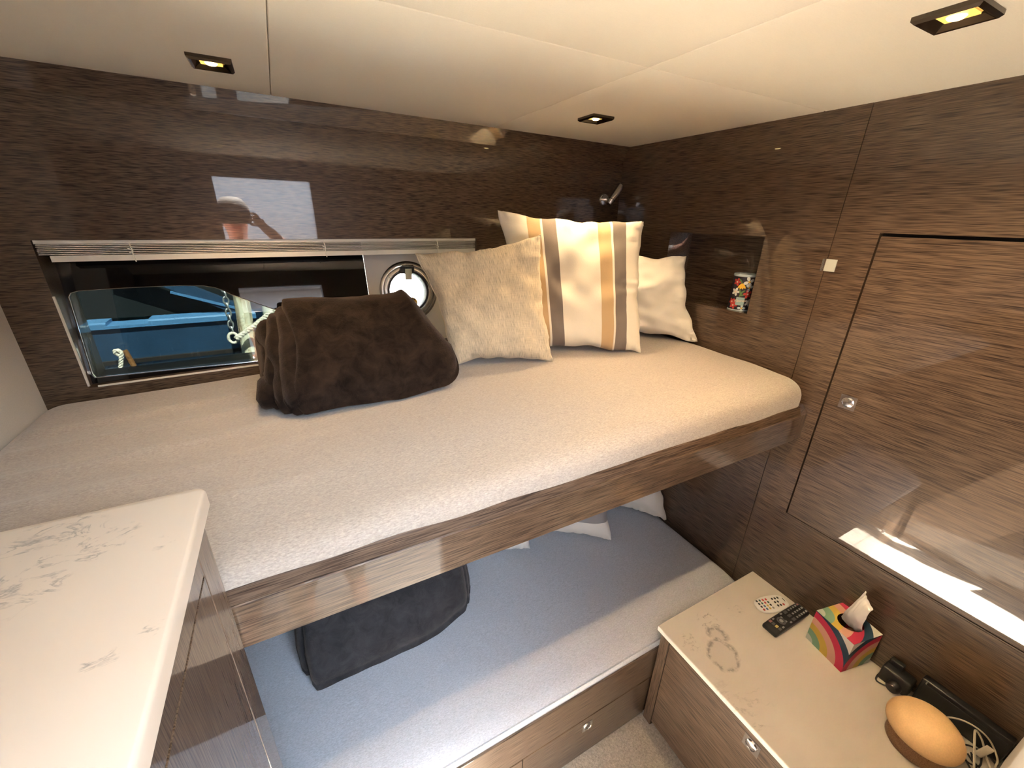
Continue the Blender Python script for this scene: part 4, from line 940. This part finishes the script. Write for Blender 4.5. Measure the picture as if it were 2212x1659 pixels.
def twisted(pts, r, lab):
    P = catmull(pts, 10); t = tag(empty('mooring_rope', pts[0]), lab, 'rope'); L = 0.0
    for s3 in range(3):
        Q = []; acc = 0
        for i, p in enumerate(P):
            if i: acc += (p-P[i-1]).length
            d = (P[min(i+1, len(P)-1)]-P[max(i-1, 0)]).normalized(); u = d.orthogonal().normalized(); b = d.cross(u); a = acc/0.05*2*math.pi+s3*2.094
            Q.append(p+(u*math.cos(a)+b*math.sin(a))*r*0.55)
        MB().tube(Q, r*0.62, 6).build('strand', 'rope', t)
twisted([(-0.285, 2.45, 1.115), (-0.22, 2.45, 1.155), (-0.15, 2.45, 1.205), (-0.09, 2.45, 1.25), (0.02, 2.45, 1.33)], 0.012, 'thick white rope rising to the right from the chain shackle')
twisted([(-0.905, 2.965, 0.950), (-0.922, 2.962, 0.972), (-0.912, 2.958, 0.984), (-0.897, 2.962, 0.968), (-0.915, 2.962, 0.90), (-0.934, 2.962, 0.82), (-0.94, 2.962, 0.60)], 0.010, 'white rope hanging down in front of the blue hull')
tag(MB().tube([(-0.885, 2.985, 0.975), (-0.878, 2.982, 0.94), (-0.868, 2.978, 0.89), (-0.858, 2.962, 0.845), (-0.842, 2.962, 0.832)], 0.013, 8, 6).build('rusty_hook', 'rust'), 'rusty brown hook hanging beside the thin white rope', 'hook')

# ------------------------------------------------------------------ the photographer in the doorway (seen mirrored in the gloss)
plain('skin', (0.55, 0.27, 0.19), 0.55); plain('shirt', (0.55, 0.54, 0.56), 0.9, var=0.06, bscale=80); plain('trousers', (0.05, 0.055, 0.07), 0.9); plain('hair', (0.03, 0.02, 0.015), 0.8, bump=0.004, bscale=90)
def skin_mesh(name, nodes, edges, mat, parent, root, levels=2):
    """nodes {key:(x,y,z,r)}"""
    ks = list(nodes); inv = wm(parent).inverted()
    me = bpy.data.meshes.new(name); me.from_pydata([tuple(inv @ Vector(nodes[k][:3])) for k in ks], [(ks.index(a), ks.index(b)) for a, b in edges], []); 
    o = bpy.data.objects.new(name, me); COL.objects.link(o); o.parent = parent
    sk = o.modifiers.new('skin', 'SKIN'); sk.use_smooth_shade = True
    for i, k in enumerate(ks):
        q = nodes[k][3]; me.skin_vertices[0].data[i].radius = (q, q) if not isinstance(q, tuple) else q
        me.skin_vertices[0].data[i].use_root = (k == root)
    sb = o.modifiers.new('sub', 'SUBSURF'); sb.levels = levels; sb.render_levels = levels
    me.materials.append(MAT[mat]); return o
pe = tag(empty('person', (-0.05, -0.47, 0.0)), 'person in a grey shirt holding a phone up in the doorway', 'person')
N = {'pelvis': (-0.05, -0.47, 0.98, 0.125), 'spine': (-0.05, -0.48, 1.15, 0.115), 'chest': (-0.05, -0.48, 1.33, 0.125), 'neckb': (-0.05, -0.475, 1.46, 0.065), 'neck': (-0.05, -0.455, 1.54, 0.055),
     'jaw': (-0.05, -0.425, 1.60, 0.065), 'head': (-0.05, -0.43, 1.68, 0.088), 'crown': (-0.05, -0.44, 1.755, 0.070)}
E_ = [('pelvis', 'spine'), ('spine', 'chest'), ('chest', 'neckb'), ('neckb', 'neck'), ('neck', 'jaw'), ('jaw', 'head'), ('head', 'crown')]
for sd_, nm in ((1, 'R'), (-1, 'L')):
    cx0 = -0.05
    hx, hz_ = (0.052, 1.675) if sd_ > 0 else (-0.162, 1.668); ex = 0.20 if sd_ > 0 else -0.24
    N.update({nm+'sh': (cx0+sd_*0.17, -0.48, 1.42, 0.058), nm+'el': (ex, -0.27, 1.50, 0.042), nm+'fa': ((ex*0.5+hx*0.5), -0.16, 1.595, 0.034), nm+'wr': (hx+sd_*0.014, -0.075, 1.645, 0.024), nm+'pa': (hx+sd_*0.006, -0.052, 1.668, 0.024)})
    E_ += [('chest', nm+'sh'), (nm+'sh', nm+'el'), (nm+'el', nm+'fa'), (nm+'fa', nm+'wr'), (nm+'wr', nm+'pa')]
    for k in range(4):
        z = hz_+0.030-0.018*k; l = (0.9, 1.0, 0.95, 0.75)[k]
        N.update({nm+'f%da' % k: (hx-sd_*0.004, -0.044, z, 0.009), nm+'f%db' % k: (hx-sd_*0.014*l, -0.036, z+0.002, 0.0085), nm+'f%dc' % k: (hx-sd_*0.034*l, -0.0385, z+0.003, 0.0075)})
        E_ += [(nm+'pa', nm+'f%da' % k), (nm+'f%da' % k, nm+'f%db' % k), (nm+'f%db' % k, nm+'f%dc' % k)]
    N.update({nm+'ta': (hx-sd_*0.004, -0.060, hz_-0.020, 0.011), nm+'tb': (hx-sd_*0.022, -0.048, hz_-0.030, 0.009), nm+'tc': (hx-sd_*0.040, -0.040, hz_-0.026, 0.008)})
    E_ += [(nm+'wr', nm+'ta'), (nm+'ta', nm+'tb'), (nm+'tb', nm+'tc')]
    N.update({nm+'hip': (cx0+sd_*0.09, -0.47, 0.90, 0.095), nm+'kn': (cx0+sd_*0.10, -0.455, 0.50, 0.062), nm+'an': (cx0+sd_*0.11, -0.48, 0.09, 0.042), nm+'to': (cx0+sd_*0.12, -0.34, 0.040, 0.036)})
    E_ += [('pelvis', nm+'hip'), (nm+'hip', nm+'kn'), (nm+'kn', nm+'an'), (nm+'an', nm+'to')]
skin_mesh('body', N, E_, 'skin', pe, 'pelvis')
S = {k: (*N[k][:3], N[k][3]+0.018) for k in ('pelvis', 'spine', 'chest', 'Rsh', 'Lsh')}; S['neckb'] = (-0.05, -0.475, 1.45, 0.085)
for nm in 'RL':
    a = Vector(N[nm+'sh'][:3]); b = Vector(N[nm+'el'][:3]); S[nm+'sl'] = (*(a*0.35+b*0.65), 0.062)
skin_mesh('shirt', S, [('pelvis', 'spine'), ('spine', 'chest'), ('chest', 'neckb'), ('chest', 'Rsh'), ('Rsh', 'Rsl'), ('chest', 'Lsh'), ('Lsh', 'Lsl')], 'shirt', pe, 'pelvis')
T = {k: (*N[k][:3], N[k][3]+0.014) for k in ('pelvis', 'Rhip', 'Rkn', 'Lhip', 'Lkn')}
for nm in 'RL': T[nm+'an'] = (*N[nm+'an'][:3], 0.06)
skin_mesh('trousers', T, [('pelvis', 'Rhip'), ('Rhip', 'Rkn'), ('Rkn', 'Ran'), ('pelvis', 'Lhip'), ('Lhip', 'Lkn'), ('Lkn', 'Lan')], 'trousers', pe, 'pelvis')
MB().lathe([(0.096, -0.02), (0.098, 0.02), (0.090, 0.06), (0.06, 0.095), (0, 0.108)], (-0.05, -0.452, 1.70), 32, (0, -0.25, 1)).build('hair', 'hair', pe, angle=80)
for sd_ in (1, -1):
    MB().lathe([(0, 0), (0.012, 0.002), (0.018, 0.006), (0.012, 0.010), (0, 0.010)], (-0.05+sd_*0.092, -0.44, 1.675), 16, (sd_, 0.1, 0)).build('ear', 'skin', pe)
    MB().lathe([(0, -0.012), (0.011, -0.006), (0.012, 0.0), (0.008, 0.008), (0, 0.011)], (-0.05+sd_*0.032, -0.352, 1.69), 16, (0, 1, 0)).build('eye', 'white_plastic', pe)
MB().rbox((-0.062, -0.365, 1.645), (-0.038, -0.322, 1.69), 0.010, (2, 2, 2)).build('nose', 'skin', pe)
MB().rbox((-0.076, -0.372, 1.612), (-0.024, -0.350, 1.624), 0.005, (3, 1, 1)).build('mouth', 'can_red', pe)
ph = tag(empty('phone', (-0.055, -0.026, 1.650)), 'dark phone held up in both hands', 'phone')
MB().rbox((-0.132, -0.032, 1.650), (0.022, -0.023, 1.724), 0.004, (2, 1, 2)).build('case', 'black_plastic', ph)
for (x, z) in ((0.0, 1.708), (0.0, 1.690), (-0.018, 1.699)): MB().lathe([(0, 0), (0.007, 0), (0.007, 0.0025), (0.005, 0.003), (0, 0.001)], (x, -0.0235, z), 16, (0, 1, 0)).build('lens', 'black_glass', ph)
